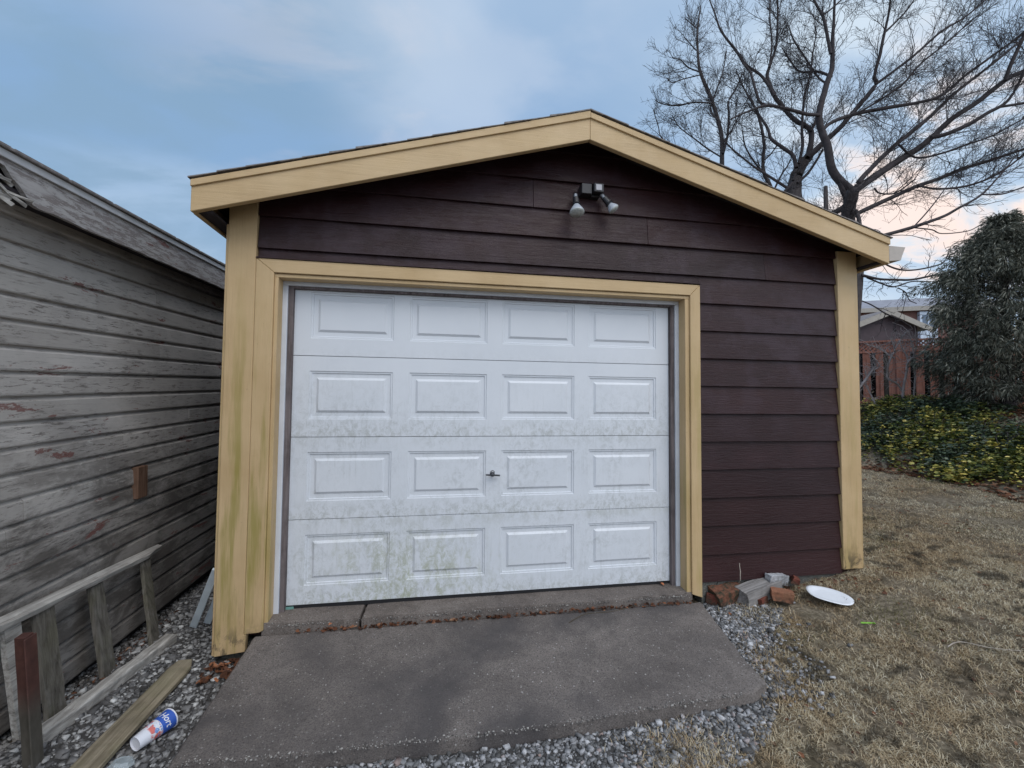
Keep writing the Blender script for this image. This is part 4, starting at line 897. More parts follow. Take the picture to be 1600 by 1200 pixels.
o = leaves('leaf_litter', np.vstack([g3(q[::2], .012), g3(q2, .015), g3(q3, .012)]), .030, LEAF); tag(o, 'scattered small brown leaf scraps on lawn and by the walls', 'leaves', kind='stuff')
# joint between doorstep and driveway
jx = RNG.uniform(.12, 2.85, 260); P = np.stack([jx, RNG.normal(-.168, .008, 260), z_ap(jx, -.165)+RNG.uniform(.0, .018, 260)], -1)
o = leaves('leaf_litter', P, .030, LEAF, .9); tag(o, 'dark red brown leaves caught in the joint below the doorstep', 'leaves', kind='stuff')
q = np.stack([RNG.uniform(-.36, -.15, 60), RNG.uniform(-.36, -.15, 60)], -1); o = leaves('leaf_litter', g3(q, .03), .05, mat_islands('orange_leaf', [(0, (.06, .028, .018)), (.5, (.15, .06, .03)), (.85, (.26, .11, .055)), (1, (.45, .19, .09))], .7, 40), .6); tag(o, 'orange brown leaves heaped at the foot of the left corner post', 'leaves', kind='stuff')
OL = mat_islands('single_leaf', [(0, (.40, .15, .07)), (1, (.44, .18, .09))], .65, 60)
for (u, v, z, s, lab) in ((1034, 912, -.022, .045, 'single orange leaf on the doorstep by the right door jamb'), (516, 975, -.055, .04, 'single orange leaf on the left end of the doorstep'), (980, 950, -.075, .035, 'single tan leaf in the joint near the right of the doorstep'), (1140, 958, -.12, .025, 'single orange leaf on the gravel beside the rubble'), (338, 1062, -.22, .05, 'single bright orange leaf beside the left edge of the driveway')):
    o = leaves('leaf', [on_z(u, v, z+.012)], s, OL); tag(o, lab, 'leaf')
# ------------------------------------------------------------------ bare trees
BARK = Mt('bark_grey', .9, .15); BARK.col(BARK.ramp(BARK.noise(9, 6, .7, v=BARK.map((3, 3, .6))), [(.3, (.045, .038, .038)), (.7, (.115, .10, .098))])).bump(BARK.noise(16, 6, .7, v=BARK.map((3, 3, .5))), .8, .02)
BARKD = mat_plain('bark_dark', (.042, .034, .036), .9, .35, 8, bump=.3)
TWIGM = mat_plain('twig_bark', (.030, .024, .026), .85, .3, 3, bump=0)
def tree(root_uv, depth, name, label, limbs, dens=1.0, twlen=1.0, drift=0.0, group=None, up=.35, trunk_to=None, minr=.0032, seed=1):
    rg = np.random.default_rng(seed)
    base = at(root_uv[0], root_uv[1], depth); gz = zg1(base[0], base[1])
    t = empty(name, (base[0], base[1], gz), label, 'tree', group)
    lines = []
    for li, L in enumerate(limbs):
        P = []; R = []
        dd = [0]*len(L)
        k0 = L[0][3] if len(L[0]) > 3 else 0; k1 = L[-1][3] if len(L[-1]) > 3 else rg.uniform(-.8, 1.1)*(len(L) > 3)
        for i, q in enumerate(L):
            f = i/(len(L)-1); dp = depth+k0+(k1-k0)*f
            P.append(at(q[0], q[1], dp)); R.append(max(.004, q[2]*(.9 if li == 0 else .76)/2/F_PX*dp))
        P = smooth_line(P, 5); Rr = np.interp(np.linspace(0, 1, len(P)), np.linspace(0, 1, len(R)), R)
        P = P+rg.normal(0, 1, P.shape)*(Rr*.07)[:, None]*np.linspace(0, 1, len(P))[:, None]
        if li == 0: # the trunk goes down into the ground
            foot = np.array([base[0], base[1], gz-.15]); P = np.vstack([[foot, foot*.5+P[0]*.5], P]); Rr = np.concatenate([[Rr[0]*1.5, Rr[0]*1.15], Rr])
        v, f = tubes(P[None], Rr[None], 10); o = raw('trunk' if li == 0 else 'branch', v, f, BARK.m if li == 0 else BARKD, t, smooth=True)
        lines.append((P[2:] if li == 0 else P, Rr[2:] if li == 0 else Rr))
    # side shoots, three orders
    def spawn(lines, every, lmin, lmax, ang, rscale, n=5, upb=up, skip=.1):
        out = []
        for P, Rr in lines:
            seg = np.linalg.norm(np.diff(P, axis=0), axis=1); Lt = seg.sum()
            if Lt < .05: continue
            cum = np.concatenate([[0], np.cumsum(seg)]); m = rg.poisson(Lt/every*(1-skip)); 
            for s in rg.uniform(skip*Lt, Lt, m):
                i = min(len(seg)-1, np.searchsorted(cum, s)-1); i = max(i, 0); f = (s-cum[i])/max(seg[i], 1e-6)
                p = P[i]*(1-f)+P[i+1]*f; d = (P[i+1]-P[i])/max(seg[i], 1e-6); r = Rr[i]
                q = rg.normal(0, 1, 3); q -= q@d*d; q /= np.linalg.norm(q)+1e-9
                a = rg.uniform(*ang); dr = d*math.cos(a)+q*math.sin(a); dr[2] += upb*rg.uniform(0, 1); dr /= np.linalg.norm(dr)
                ln = rg.uniform(lmin, lmax)*(1.1-.5*s/Lt); pts = [p]; dd = dr.copy()
                for k in range(n-1):
                    dd = dd+rg.normal(0, .15, 3); dd[2] += .07*upb; dd /= np.linalg.norm(dd); pts.append(pts[-1]+dd*ln/(n-1))
                r0_ = min(r*.6, rscale*rg.uniform(.7, 1.3)); out.append((np.array(pts), np.linspace(r0_, max(minr*.8, r0_*.35), n)))
            # the limb's own tip divides
        return out
    s1 = spawn(lines, .34/dens, .7*twlen, 1.9*twlen, (.3, .85), .0095, 6)
    s2 = spawn(s1, .21/dens, .30*twlen, .85*twlen, (.35, .95), .0052, 5)
    s3 = spawn(s2+s1[::2], .22/dens, .12*twlen, .36*twlen, (.5, 1.2), .0038, 4)
    for nm, S, k, n in (('twigs', s1, 5, 6), ('twigs', s2, 4, 5), ('twigs', s3, 3, 4)):
        if not S: continue
        P = np.array([q[0] for q in S]); Rr = np.maximum(np.array([q[1] for q in S]), minr); v, f = tubes(P, Rr, k); o = raw(nm, v, f, TWIGM, t); o['kind'] = 'stuff'
    print(name, len(s1), len(s2), len(s3)); return t
B = [
 [(1323, 372, 26), (1324, 345, 22), (1328, 318, 20), (1333, 298, 19)],
 [(1333, 300, 16), (1312, 282, 16), (1299, 262, 15), (1293, 228, 14), (1285, 208, 13), (1280, 178, 12), (1292, 131, 11), (1300, 105, 9), (1301, 62, 7), (1303, 28, 5), (1305, -30, 4)],
 [(1298, 84, 6), (1289, 37, 6), (1285, 24, 5), (1272, 0, 4), (1262, -30, 3)], [(1285, 24, 4), (1300, 13, 3), (1325, -10, 2.5)],
 [(1335, 300, 10), (1344, 282, 10), (1362, 262, 9), (1380, 244, 9), (1402, 224, 8), (1421, 209, 8), (1448, 187, 7), (1469, 167, 7), (1487, 150, 6), (1510, 131, 6), (1544, 105, 5), (1600, 60, 4), (1640, 30, 3)],
 [(1333, 300, 14), (1362, 279, 14), (1390, 260, 14), (1415, 244, 13), (1439, 229, 12), (1461, 210, 11), (1487, 186, 10), (1525, 161, 10), (1570, 126, 9), (1600, 111, 8), (1660, 85, 6)],
 [(1570, 126, 7), (1581, 97, 7), (1598, 60, 6), (1612, 20, 5)],
 [(1455, 215, 8), (1480, 209, 8), (1516, 193, 8), (1544, 176, 7), (1568, 163, 6), (1583, 146, 5), (1598, 116, 5), (1610, 80, 4)], [(1562, 167, 5), (1600, 161, 5), (1650, 150, 4)],
 [(1284, 205, 6), (1300, 191, 7), (1337, 178, 7), (1394, 167, 7), (1431, 161, 6), (1469, 150, 6), (1506, 120, 5), (1534, 99, 5), (1600, 52, 4), (1640, 20, 3)],
 [(1324, 342, 9), (1345, 331, 9), (1375, 317, 9), (1399, 306, 8), (1430, 292, 8), (1467, 279, 7), (1503, 264, 6), (1540, 253, 6), (1600, 233, 5), (1660, 215, 4)],
 [(1434, 290, 4), (1463, 295, 4), (1503, 292, 4), (1540, 281, 4), (1571, 264, 3.5), (1600, 242, 3), (1630, 222, 2)],
 [(1366, 294, 3.5), (1375, 302, 3), (1400, 301, 3), (1430, 280, 2.5)], [(1280, 180, 6), (1259, 178, 7), (1225, 169, 6), (1197, 165, 6), (1169, 174, 4), (1142, 186, 3)],
 [(1197, 165, 5), (1187, 159, 5), (1180, 139, 5), (1172, 112, 4), (1160, 98, 3)], [(1402, 224, 4), (1430, 246, 4), (1470, 240, 4), (1510, 226, 4), (1550, 212, 3), (1600, 185, 3)],
 [(1338, 178, 4), (1372, 158, 4), (1410, 132, 4), (1438, 100, 3.5), (1475, 70, 3), (1520, 30, 2.5)], [(1312, 286, 9), (1322, 318, 10), (1300, 335, 12)],
]
A = [
 [(1250, 345, 34), (1240, 312, 26), (1243, 280, 20), (1250, 262, 18), (1263, 245, 15)],
 [(1262, 246, 13), (1272, 237, 12), (1291, 219, 11), (1312, 200, 10), (1326, 184, 9), (1348, 158, 9), (1369, 131, 8), (1366, 120, 6), (1375, 84, 6), (1382, 51, 5), (1388, 24, 4), (1394, -20, 3)],
 [(1369, 131, 6), (1390, 116, 5), (1429, 86, 5), (1471, 49, 4), (1506, 28, 3.5), (1540, 0, 3), (1580, -30, 2)], [(1382, 51, 4), (1400, 34, 3.5), (1420, 12, 3), (1440, -20, 2)],
 [(1262, 246, 11), (1267, 225, 10), (1267, 205, 10), (1256, 195, 9), (1244, 189, 9), (1227, 172, 8), (1210, 150, 8), (1199, 122, 7), (1202, 105, 6), (1212, 75, 5), (1215, 37, 4), (1215, -20, 3)],
 [(1210, 150, 6), (1200, 132, 6), (1187, 116, 5), (1165, 101, 6), (1150, 79, 5), (1127, 49, 4), (1116, 19, 3), (1105, -10, 2)], [(1202, 105, 4), (1206, 70, 3), (1203, 30, 3), (1203, -20, 2)],
 [(1267, 205, 6), (1274, 190, 6), (1279, 176, 5)], [(1244, 262, 8), (1239, 243, 7), (1222, 230, 7), (1205, 217, 6), (1199, 200, 5), (1184, 176, 4), (1163, 139, 3), (1150, 110, 2)],
 [(1248, 256, 6), (1254, 228, 6), (1253, 200, 5), (1257, 150, 4), (1266, 116, 3.5), (1270, 84, 3), (1276, 50, 2)],
 [(1246, 286, 5), (1265, 267, 5), (1286, 234, 4)], [(1232, 295, 6), (1201, 275, 5), (1175, 258, 4), (1139, 228, 3), (1120, 205, 2)], [(1226, 300, 7), (1236, 288, 6), (1243, 272, 5)],
 [(1300, 120, 5), (1278, 112, 5), (1250, 112, 4), (1235, 95, 3), (1222, 75, 2)], [(1292, 131, 4), (1278, 120, 4), (1258, 90, 3), (1240, 62, 3), (1232, 40, 2)],
]
Cc = [
 [(1336, 520, 11), (1340, 470, 12), (1342, 432, 13), (1344, 400, 10), (1343, 352, 7), (1338, 328, 5)],
 [(1346, 430, 6), (1374, 436, 4.5), (1399, 437, 4.5), (1424, 437, 4), (1455, 431, 4), (1480, 426, 3), (1520, 410, 2)],
 [(1355, 434, 3.5), (1380, 444, 3), (1397, 448, 3), (1424, 440, 2.5), (1450, 440, 2)],
 [(1345, 392, 4), (1370, 402, 4), (1386, 414, 3.5), (1405, 421, 3.5), (1427, 422, 3), (1455, 417, 3), (1474, 410, 2.5), (1482, 396, 2)],
 [(1338, 455, 4), (1336, 465, 2.5), (1361, 476, 2.5), (1384, 490, 3), (1405, 499, 2), (1425, 512, 1.6)],
 [(1404, 450, 2), (1415, 457, 2), (1421, 469, 2), (1432, 474, 1.6)],
 [(1345, 375, 7), (1375, 369, 7), (1423, 356, 7), (1472, 339, 6), (1496, 326, 5), (1531, 306, 4), (1558, 279, 3), (1590, 240, 2)],
 [(1536, 304, 3), (1567, 303, 3), (1600, 292, 2.5), (1640, 280, 2)], [(1428, 354, 2.5), (1448, 332, 2.5), (1467, 308, 2), (1492, 273, 1.6)],
 [(1430, 356, 2.5), (1456, 359, 2.5), (1472, 365, 2), (1512, 361, 2), (1534, 350, 1.6)],
]
Dd = [
 [(1129, 300, 9), (1128, 262, 8), (1128, 219, 7), (1122, 188, 6.5), (1111, 154, 6), (1094, 112, 5), (1090, 75, 4), (1090, 45, 3), (1095, 9, 2)],
 [(1130, 240, 5), (1137, 210, 5), (1139, 178, 4.5), (1138, 159, 4), (1150, 138, 3), (1160, 115, 2)], [(1112, 161, 3), (1084, 160, 3), (1060, 165, 2.5), (1037, 163, 2), (1024, 157, 1.6)],
 [(1092, 112, 2.5), (1075, 105, 2.5), (1064, 94, 2), (1050, 90, 1.6)], [(1094, 117, 2.5), (1066, 124, 2), (1051, 129, 2), (1042, 122, 1.6)], [(1088, 79, 2.5), (1079, 69, 2), (1069, 58, 1.6)],
 [(1090, 45, 2), (1080, 37, 2), (1071, 29, 1.6)], [(1126, 245, 3), (1105, 232, 3), (1084, 216, 2.5), (1062, 199, 2), (1050, 180, 1.6)], [(1128, 262, 3), (1080, 240, 2.5), (1037, 219, 2), (1028, 195, 2), (1021, 172, 1.6)],
 [(1122, 188, 3), (1110, 172, 3), (1120, 140, 3), (1130, 110, 2), (1135, 80, 2)], [(1128, 225, 3), (1142, 205, 3), (1150, 190, 2), (1165, 168, 2)],
]
Ee = [[(1214, 340, 8), (1205, 296, 7), (1194, 271, 6), (1192, 252, 5.5), (1194, 228, 5), (1190, 200, 4.5), (1182, 174, 4), (1170, 150, 3)],
 [(1194, 271, 4), (1180, 255, 3.5), (1165, 230, 3), (1160, 205, 2)], [(1192, 252, 3), (1205, 240, 3), (1215, 225, 2)], [(1208, 300, 4), (1220, 275, 3.5), (1235, 250, 2.5), (1240, 220, 2)]]
tree((1323, 372), 11.8, 'bare_tree', 'large bare spreading tree with long limbs sweeping right above the gutter end', B, 1.6, 1.15, seed=3)
tree((1250, 345), 13.2, 'bare_tree', 'bare tree with thick pale forked trunk left of the big spreading tree', A, 1.6, 1.1, seed=5)
tree((1336, 520), 10.9, 'bare_tree', 'slim bare tree rising just behind the right corner post with low drooping branches', Cc, 1.1, .6, up=.1, seed=7)
tree((1129, 300), 15.5, 'bare_tree', 'slender bare tree farthest left with upright stem and fine twigs', Dd, 1.7, .95, seed=9, minr=.0036)
tree((1214, 340), 14.8, 'bare_tree', 'small crooked bare tree between the slender tree and the thick forked trunk', Ee, 1.3, .9, seed=13, minr=.0036)
b1_ = at(1291, 345, 11.0); gz = zg1(b1_[0], b1_[1])
b = MB(); tp = at(1291, 290, 11.0); b.lathe((b1_[0], b1_[1], gz-.1), (0, 0, 1), [(0, .07), (2, .06), (tp[2]-gz, .048), (tp[2]-gz+.1, .042)], 10)
o = b.build('dead_stem', BARK.m); tag(o, 'straight dead stem with sawn top between the two large bare trees', 'tree')
# ------------------------------------------------------------------ evergreen and shrubs
def leaf_cloud(name, C_, Dr, length, width, mat, parent, droop=.5):
    """narrow leaves: centres C_ (n,3), directions Dr (n,3)"""
    n = len(C_); L = length*RNG.uniform(.6, 1.3, n)[:, None]; Dr = Dr/(np.linalg.norm(Dr, axis=1, keepdims=True)+1e-9)
    q = RNG.normal(0, 1, (n, 3)); S = np.cross(Dr, q); S /= np.linalg.norm(S, axis=1, keepdims=True)+1e-9; S = S*width*RNG.uniform(.6, 1.3, n)[:, None]
    D2 = Dr+np.array([0, 0, -droop]); D2 /= np.linalg.norm(D2, axis=1, keepdims=True)
    m1 = C_+Dr*L*.5; tp = m1+D2*L*.5
    V = np.stack([C_-S*.2, C_+S*.2, m1+S, m1-S, tp+S*.1, tp-S*.1], 1).reshape(-1, 3)
    Fc = (np.array([[0, 1, 2, 3], [3, 2, 4, 5]])[None]+(np.arange(n)*6)[:, None, None]).reshape(-1, 4)
    return raw(name, V, Fc, mat, parent)
EVG = mat_islands('evergreen_leaf', [(0, (.034, .036, .027)), (.45, (.105, .108, .082)), (.8, (.20, .20, .155)), (1, (.36, .345, .28))], .8, 20, .12, .2)
eb = at(1578, 690, 7.6); eg = zg1(eb[0], eb[1]); ev = empty('evergreen_tree', (eb[0], eb[1], eg), 'tall dark evergreen with drooping narrow leaves at the right edge', 'tree')
outl = [(1475, 655), (1468, 600), (1466, 540), (1468, 480), (1478, 430), (1496, 395), (1520, 365), (1545, 338), (1575, 322), (1615, 315), (1660, 330), (1690, 400), (1700, 500), (1700, 660)]
vs_ = np.array([v for _, v in outl[:8]][::-1]); us_ = np.array([u for u, _ in outl[:8]][::-1])
CC = []; DD = []; stems = []
H = at(1600, 316, 7.6)[2]; axis = np.array([eb[0], eb[1]])
for i in range(1500):
    t = RNG.uniform(0, 1)**.85; z = eg+.15+(H-eg-.35)*t; vpx = 690-(690-316)*t
    rad = (1590-np.interp(vpx, vs_, us_))/F_PX*7.6*1.0; rad = max(.10, rad-.36) if vpx > 345 else .10
    a = RNG.uniform(0, 2*math.pi); rr = rad*math.sqrt(RNG.uniform(.02, 1.0))*(1+.55*mnoise.noise(Vector((math.cos(a)*2.2, math.sin(a)*2.2, z*2.1)))) 
    p = np.array([axis[0]+rr*math.cos(a), axis[1]+rr*math.sin(a), z]); outw = np.array([math.cos(a), math.sin(a), .25])
    n = 46; sp2 = RNG.normal(0, 1, (n, 3)); sp2 /= np.linalg.norm(sp2, axis=1, keepdims=True)
    L = RNG.uniform(.12, .30); c0 = p+outw*RNG.uniform(-.5, .5, (n, 1))*L+sp2*.06
    CC.append(c0); DD.append(outw*.55+sp2*.7+np.array([0, 0, -.55]))
    stems.append(np.array([(axis[0], axis[1], z-.35*rr), (axis[0]+(p[0]-axis[0])*.5, axis[1]+(p[1]-axis[1])*.5, z-.10*rr), p+outw*.1]))
leaf_cloud('crown', np.vstack(CC), np.vstack(DD), .10, .0075, EVG, ev, .6)
v, f = tubes(np.array(stems[:120]), np.tile([.010, .007, .004], (120, 1)), 4); raw('branches', v, f, BARK.m, ev)
b = MB(); b.lathe((eb[0], eb[1], eg-.1), (0, 0, 1), [(0, .11), (.8, .08), (2.2, .05), (H-eg-.6, .015)], 10); b.build('trunk', BARK.m, ev)
SHY = mat_islands('variegated_leaf', [(0, (.035, .055, .018)), (.35, (.085, .11, .03)), (.6, (.26, .25, .07)), (.88, (.46, .42, .14)), (1, (.62, .54, .26))], .5, 30, .4, .2, ((.36, .50, .34), (1.7, 1.5, 1.05), 0))
SHD = mat_islands('dark_shrub_leaf', [(0, (.022, .036, .020)), (.6, (.06, .09, .045)), (1, (.16, .19, .11))], .4, 30, .5, .1)
def shrub(u, v, d, w, h, mat, name, label, cat, n=2600, leafs=.045, group=None):
    n = int(n*1.5)
    p = at(u, v, d); x, y = p[0], p[1]; gz = zg1(x, y); t = empty(name, (x, y, gz), label, cat, group)
    ns = 75; P = []; st = []
    for i in range(ns):
        a = RNG.uniform(0, 2*math.pi); l = w*RNG.uniform(.35, 1.35); k = h*.8*RNG.uniform(.35, 1.15)*(1-.45*(l/w/1.35)); x0_ = x+RNG.normal(0, w*.25); y0_ = y+RNG.normal(0, w*.25)
        e1 = np.array([x0_+math.cos(a)*l*.5, y0_+math.sin(a)*l*.5]); e2 = np.array([x0_+math.cos(a+.3)*l, y0_+math.sin(a+.3)*l])
        Q_ = np.array([(x0_, y0_, zg1(x0_, y0_)), (*e1, zg1(*e1)+k), (*e2, zg1(*e2)+k*RNG.uniform(.5, 1.0))]); st.append(Q_); m = n//ns
        t_ = RNG.uniform(.15, 1.02, m)[:, None]; B_ = (1-t_)**2*Q_[0]+2*t_*(1-t_)*Q_[1]+t_**2*Q_[2]; P.append(B_+RNG.normal(0, .045, (m, 3))*np.array([1, 1, .8]))
    P = np.vstack(P); P[:, 2] = np.maximum(P[:, 2], zg(P[:, 0], P[:, 1])+.01)
    o = leaves('foliage', P, leafs*1.25, mat, .8); o.parent = t; o.location = (-x, -y, -gz)
    v_, f_ = tubes(np.array(st), np.tile([.006, .004, .002], (ns, 1)), 4); raw('stems', v_, f_, BARK.m, t)
    return t
gsh = 'low shrubs along the lawn edge'
shrub(1405, 665, 8.9, .75, .34, SHY, 'shrub', 'yellow green shrub against the foot of the red fence', 'shrub', 3400, .045)
shrub(1372, 690, 8.1, .55, .24, SHD, 'shrub', 'dark green ivy clump nearest the garage corner', 'shrub', 2400, .05)
shrub(1450, 690, 7.5, .85, .34, SHY, 'shrub', 'yellow tipped shrub mound in the middle of the bed', 'shrub', 4200, .045)
shrub(1478, 665, 8.0, .55, .40, SHD, 'shrub', 'dark leafed shrub under the left edge of the evergreen', 'shrub', 3200, .05)
shrub(1530, 700, 6.7, .7, .30, SHD, 'shrub', 'dark green shrub below the evergreen beside the yellow tipped mounds', 'shrub', 3000, .05)
shrub(1585, 690, 6.2, .7, .36, SHY, 'shrub', 'yellow green shrub cut by the right edge of the view', 'shrub', 3800, .045)
shrub(1535, 735, 6.3, .55, .22, SHY, 'shrub', 'smallest yellow green shrub at the front of the bed', 'shrub', 2200, .042)
# pale thorny shrub in front of the fence
PALEB = mat_plain('pale_branch', (.30, .26, .25), .85, .25, 6)
ps = [[(1412, 650, 5), (1411, 612, 4.5), (1416, 585, 4), (1420, 564, 4), (1438, 554, 3), (1452, 538, 3), (1461, 525, 2)], [(1411, 612, 4), (1402, 600, 3.5), (1388, 592, 3), (1386, 585, 3), (1388, 570, 3), (1394, 555, 3), (1398, 546, 2.5), (1392, 528, 2)],
 [(1418, 580, 3), (1418, 560, 3), (1410, 545, 2.5), (1405, 532, 2)], [(1426, 640, 3.5), (1430, 590, 3), (1429, 570, 3), (1428, 552, 2.5), (1420, 518, 2)], [(1428, 556, 2.5), (1432, 540, 2), (1431, 522, 1.6)],
 [(1340, 640, 4), (1343, 606, 3.5), (1352, 594, 3), (1362, 580, 3), (1374, 572, 2.5), (1364, 556, 2)], [(1343, 606, 4), (1358, 586, 3.5), (1368, 572, 3), (1356, 588, 2)], [(1398, 560, 3), (1388, 554, 2.5), (1376, 546, 2.5), (1354, 538, 2)], [(1372, 640, 3), (1360, 615, 2.5), (1352, 600, 2)], [(1398, 546, 2), (1408, 530, 2), (1415, 520, 1.6)]]
def small_shrub():
    dp = 9.1; base = at(1412, 650, dp); gz = zg1(base[0], base[1]); t = empty('bare_shrub', (base[0], base[1], gz), 'pale leafless shrub with crooked stems in front of the red fence', 'shrub')
    lines = []
    for L in ps:
        k = RNG.uniform(-.25, .25); P = smooth_line([at(u, v, dp+k*i/len(L)) for i, (u, v, w_) in enumerate(L)], 4); R = np.interp(np.linspace(0, 1, len(P)), np.linspace(0, 1, len(L)), [w_/2/F_PX*dp*.85 for _, _, w_ in L])
        v, f = tubes(P[None], R[None], 6); raw('stem', v, f, PALEB, t, smooth=True); lines.append(P)
    T = []
    for P in lines:
        for i in range(2, len(P), 1):
            for _ in range(3):
                d = RNG.normal(0, .5, 3)+np.array([0, 0, .4]); d /= np.linalg.norm(d); l = RNG.uniform(.08, .32); q = P[i]; T.append(np.array([q, q+d*l*.5+RNG.normal(0, .015, 3), q+d*l+RNG.normal(0, .03, 3)]))
    v, f = tubes(np.array(T), np.tile([.005, .004, .0025], (len(T), 1)), 3); raw('twigs', v, f, PALEB, t)
small_shrub()
# ------------------------------------------------------------------ red fence on the bank
fa = at(1339, 534, 10.5); fb_ = at(1476, 526, 9.7); fd_ = fb_-fa; fd_[2] = 0; flen = np.linalg.norm(fd_[:2]); fdir = fd_/flen
ztop = 2.87; fa2 = fa-fdir*2.5; FL = 8.5; fn = np.array([fdir[1], -fdir[0], 0])      # toward the camera side
if fn@(CAM-fa) < 0: fn = -fn
fe = empty('picket_fence', (fa2[0], fa2[1], 1.0), 'reddish brown board fence with gaps between the boards on the bank', 'fence')
RED = mat_oldwood('red_fence_stain', (.26, .112, .082), (.40, .20, .15), 2)
zbf = 1.12
def fbox(s0, s1, z0, z1, d0, d1, mb):
    p = [fa2+fdir*s0+fn*d0, fa2+fdir*s1+fn*d0, fa2+fdir*s1+fn*d1, fa2+fdir*s0+fn*d1]; P = [np.array([q[0], q[1], z0]) for q in p]; mb.prism(P, (0, 0, z1-z0))
s = .0
while s < FL:
    mb = MB(); fbox(s, s+.142, zbf+random.uniform(-.01, .01), ztop-.27, .02, .04, mb); mb.build('picket', RED, fe); s += .236
    
s = .118
while s < FL:
    mb = MB(); fbox(s+.01, s+.13, zbf, ztop-.27, -.075, -.055, mb); s += .236*random.choice((4, 6)); mb.build('back_board', OLDV, fe)
mb = MB(); fbox(0, FL, ztop-.285, ztop-.235, .0, .055, mb); mb.build('rail', RED, fe); mb = MB(); fbox(0, FL, ztop-.04, ztop, -.02, .07, mb); mb.build('rail', RED, fe); mb = MB(); fbox(0, FL, zbf+.25, zbf+.33, -.03, .018, mb); mb.build('rail', RED, fe)
mb = MB(); s = -.2
while s < FL:
    for sg in (1, -1):
        a = fa2+fdir*(s+(0 if sg > 0 else .2))+fn*(.02+.008*sg); c_ = a+fdir*.2*sg; a[2] = ztop-.236; c_[2] = ztop-.04; mb.beam(a, c_, .006, .030, up=(0, 0, 1))
    s += .085
mb.build('lattice', RED, fe)
for s in (1.0, 3.2, 5.4, 7.6): mb = MB(); fbox(s, s+.1, zbf-.2, ztop+.02, -.05, .05+.012, mb); mb.build('post', RED, fe)
UND_ = mat_islands('undergrowth_leaf', [(0, (.010, .011, .012)), (1, (.045, .045, .05))], .9, 20)
hp0 = fa2+fdir*1.6-fn*1.3; hg = zg1(hp0[0], hp0[1]); hd2 = empty('hedge', (hp0[0], hp0[1], hg), 'dark twiggy hedge seen through the gaps of the red fence', 'hedge')
m_ = 26000; l_ = RNG.uniform(-.5, 6.5, m_); dd_ = RNG.uniform(0, .7, m_); hz_ = RNG.uniform(.05, 1.0, m_)**.9
PP = fa2[None]+fdir[None]*l_[:, None]-fn[None]*(1.0+dd_)[:, None]; PP[:, 2] = zg(PP[:, 0], PP[:, 1])+hz_*(1.22+.12*np.sin(l_*5))
leaf_cloud('foliage', PP, RNG.normal(0, 1, (m_, 3)), .11, .022, UND_, hd2, .2)
# ------------------------------------------------------------------ houses beyond
def house(name, apex, ridge_dir, width, ridge_len, ztop_, zeave, mats, label, ov=.35):
    r = np.array([*ridge_dir, 0.]); r /= np.linalg.norm(r); s = np.array([-r[1], r[0], 0]); a = np.array(apex, float)
    t = empty(name, (a[0], a[1], 0.8), label, 'house'); P = lambda l, w_, z: np.array([a[0]+r[0]*l+s[0]*w_, a[1]+r[1]*l+s[1]*w_, z])
    zb = .3; hw = width/2
    mb = MB(); mb.prism([P(ov, -hw, zb), P(ov, hw, zb), P(ov, hw, zeave), P(ov, 0, ztop_-.1), P(ov, -hw, zeave)], r*ridge_len); mb.build('wall', mats[0], t)
    rf2 = MB(); sl_ = (ztop_-zeave)/hw; o_ = hw+.4
    for sg in (-1, 1): rf2.prism([P(0.03, 0, ztop_), P(0.03, sg*o_, ztop_-sl_*o_), P(0.03, sg*o_, ztop_-sl_*o_+.1), P(0.03, 0, ztop_+.1)], r*(ridge_len+ov))
    rf2.build('roof', mats[1], t)
    for sg in (-1, 1):
        mb = MB(); mb.prism([P(0, 0, ztop_-.16), P(0, sg*o_, ztop_-sl_*o_-.16), P(0, sg*o_, ztop_-sl_*o_+.09), P(0, 0, ztop_+.09)], r*.03); mb.build('rake_board', mats[2], t)
    return t, P
CREAM = mat_plain('cream_paint', (.34, .31, .27), .6); ROOFT = mat_plain('tan_roof', (.24, .21, .20), .9, .2, 6)
DB = mat_plain('dark_siding', (.055, .036, .042), .7, .2, 5)
ap = at(1393, 486, 19.5); cr_ = np.array([CAM[0]-ap[0], CAM[1]-ap[1]]); cr_ /= np.linalg.norm(cr_)
rd_ = np.array([.12, .99])
house('neighbour_house', ap, rd_, 3.1, 8, ap[2], ap[2]-.62, (DB, ROOFT, CREAM), 'dark gabled outbuilding with cream rake boards behind the fence')
BRK = Mt('far_brick', .85, .2); bt = BRK.n('ShaderNodeTexBrick'); bt.inputs['Scale'].default_value = 3.2; bt.inputs['Color1'].default_value = (.17, .075, .06, 1); bt.inputs['Color2'].default_value = (.23, .10, .08, 1); bt.inputs['Mortar'].default_value = (.25, .20, .18, 1)
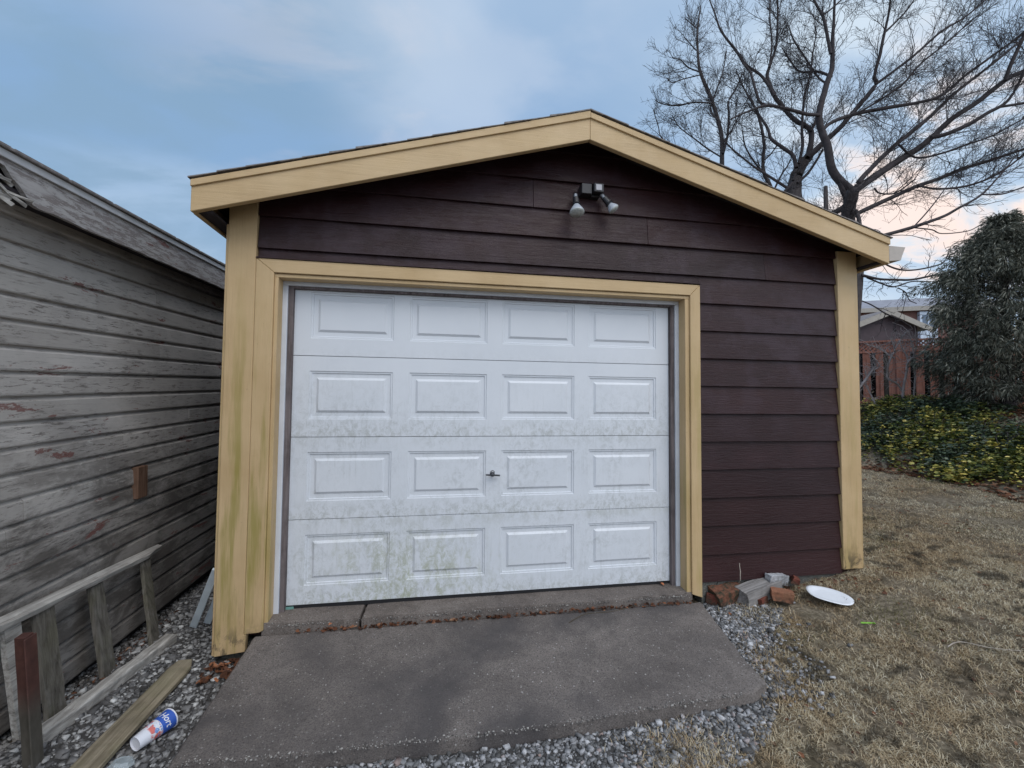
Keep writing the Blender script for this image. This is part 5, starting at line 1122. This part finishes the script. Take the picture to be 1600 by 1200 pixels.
BRK.con(bt.inputs['Vector'], BRK.map((1, 1, 1), rot=(math.radians(90), 0, 0))); BRK.col(bt.outputs['Color'])
pL = at(1300, 500, 36); pR = at(1560, 470, 33); dr_ = pR-pL; Ld = np.linalg.norm(dr_[:2]); dr_ = np.array([dr_[0], dr_[1], 0])/Ld; nr_ = np.array([-dr_[1], dr_[0], 0.])
if nr_@(pL-CAM) < 0: nr_ = -nr_
hb = empty('brick_building', (pL[0], pL[1], 1), 'long low brick building with pale roof edge and white bay far behind the fence', 'building')
ze = at(1440, 482, 34.5)[2]; zr_ = at(1440, 466, 36)[2]
Q = lambda l, w_, z: np.array([pL[0]+dr_[0]*l+nr_[0]*w_, pL[1]+dr_[1]*l+nr_[1]*w_, z])
mb = MB(); mb.prism([Q(0, 0, .5), Q(Ld, 0, .5), Q(Ld, 0, ze), Q(0, 0, ze)], nr_*6); mb.build('wall', BRK.m, hb)
mb = MB(); mb.prism([Q(-.5, -.5, ze), Q(-.5, 3, zr_+.2), Q(-.5, 6.5, ze), Q(-.5, 6.5, ze-.1), Q(-.5, -.5, ze-.1)], dr_*(Ld+1)); mb.build('roof', mat_plain('pale_roof', (.27, .27, .30), .85, .15, 2), hb)
mb = MB(); mb.prism([Q(-.5, -.56, ze-.28), Q(-.5, -.51, ze-.28), Q(-.5, -.51, ze+.06), Q(-.5, -.56, ze+.06)], dr_*(Ld+1)); mb.build('fascia', CREAM, hb)
c0 = at(1443, 490, 33.6); ls = (c0-pL)@dr_
WP = mat_plain('white_bay', (.55, .62, .72), .5); mb = MB(); mb.prism([Q(ls, -.02, ze-3.0), Q(ls+1.1, -.02, ze-3.0), Q(ls+1.1, -.02, ze-.35), Q(ls, -.02, ze-.35)], -nr_*.35); by = mb.build('bay', WP, hb)
mb = MB()
for k in range(2): mb.prism([Q(ls+.15+k*.45, -.375, ze-1.6), Q(ls+.5+k*.45, -.375, ze-1.6), Q(ls+.5+k*.45, -.375, ze-.6), Q(ls+.15+k*.45, -.375, ze-.6)], -nr_*.01)
mb.build('window', mat_plain('far_glass', (.12, .16, .22), .15), by)
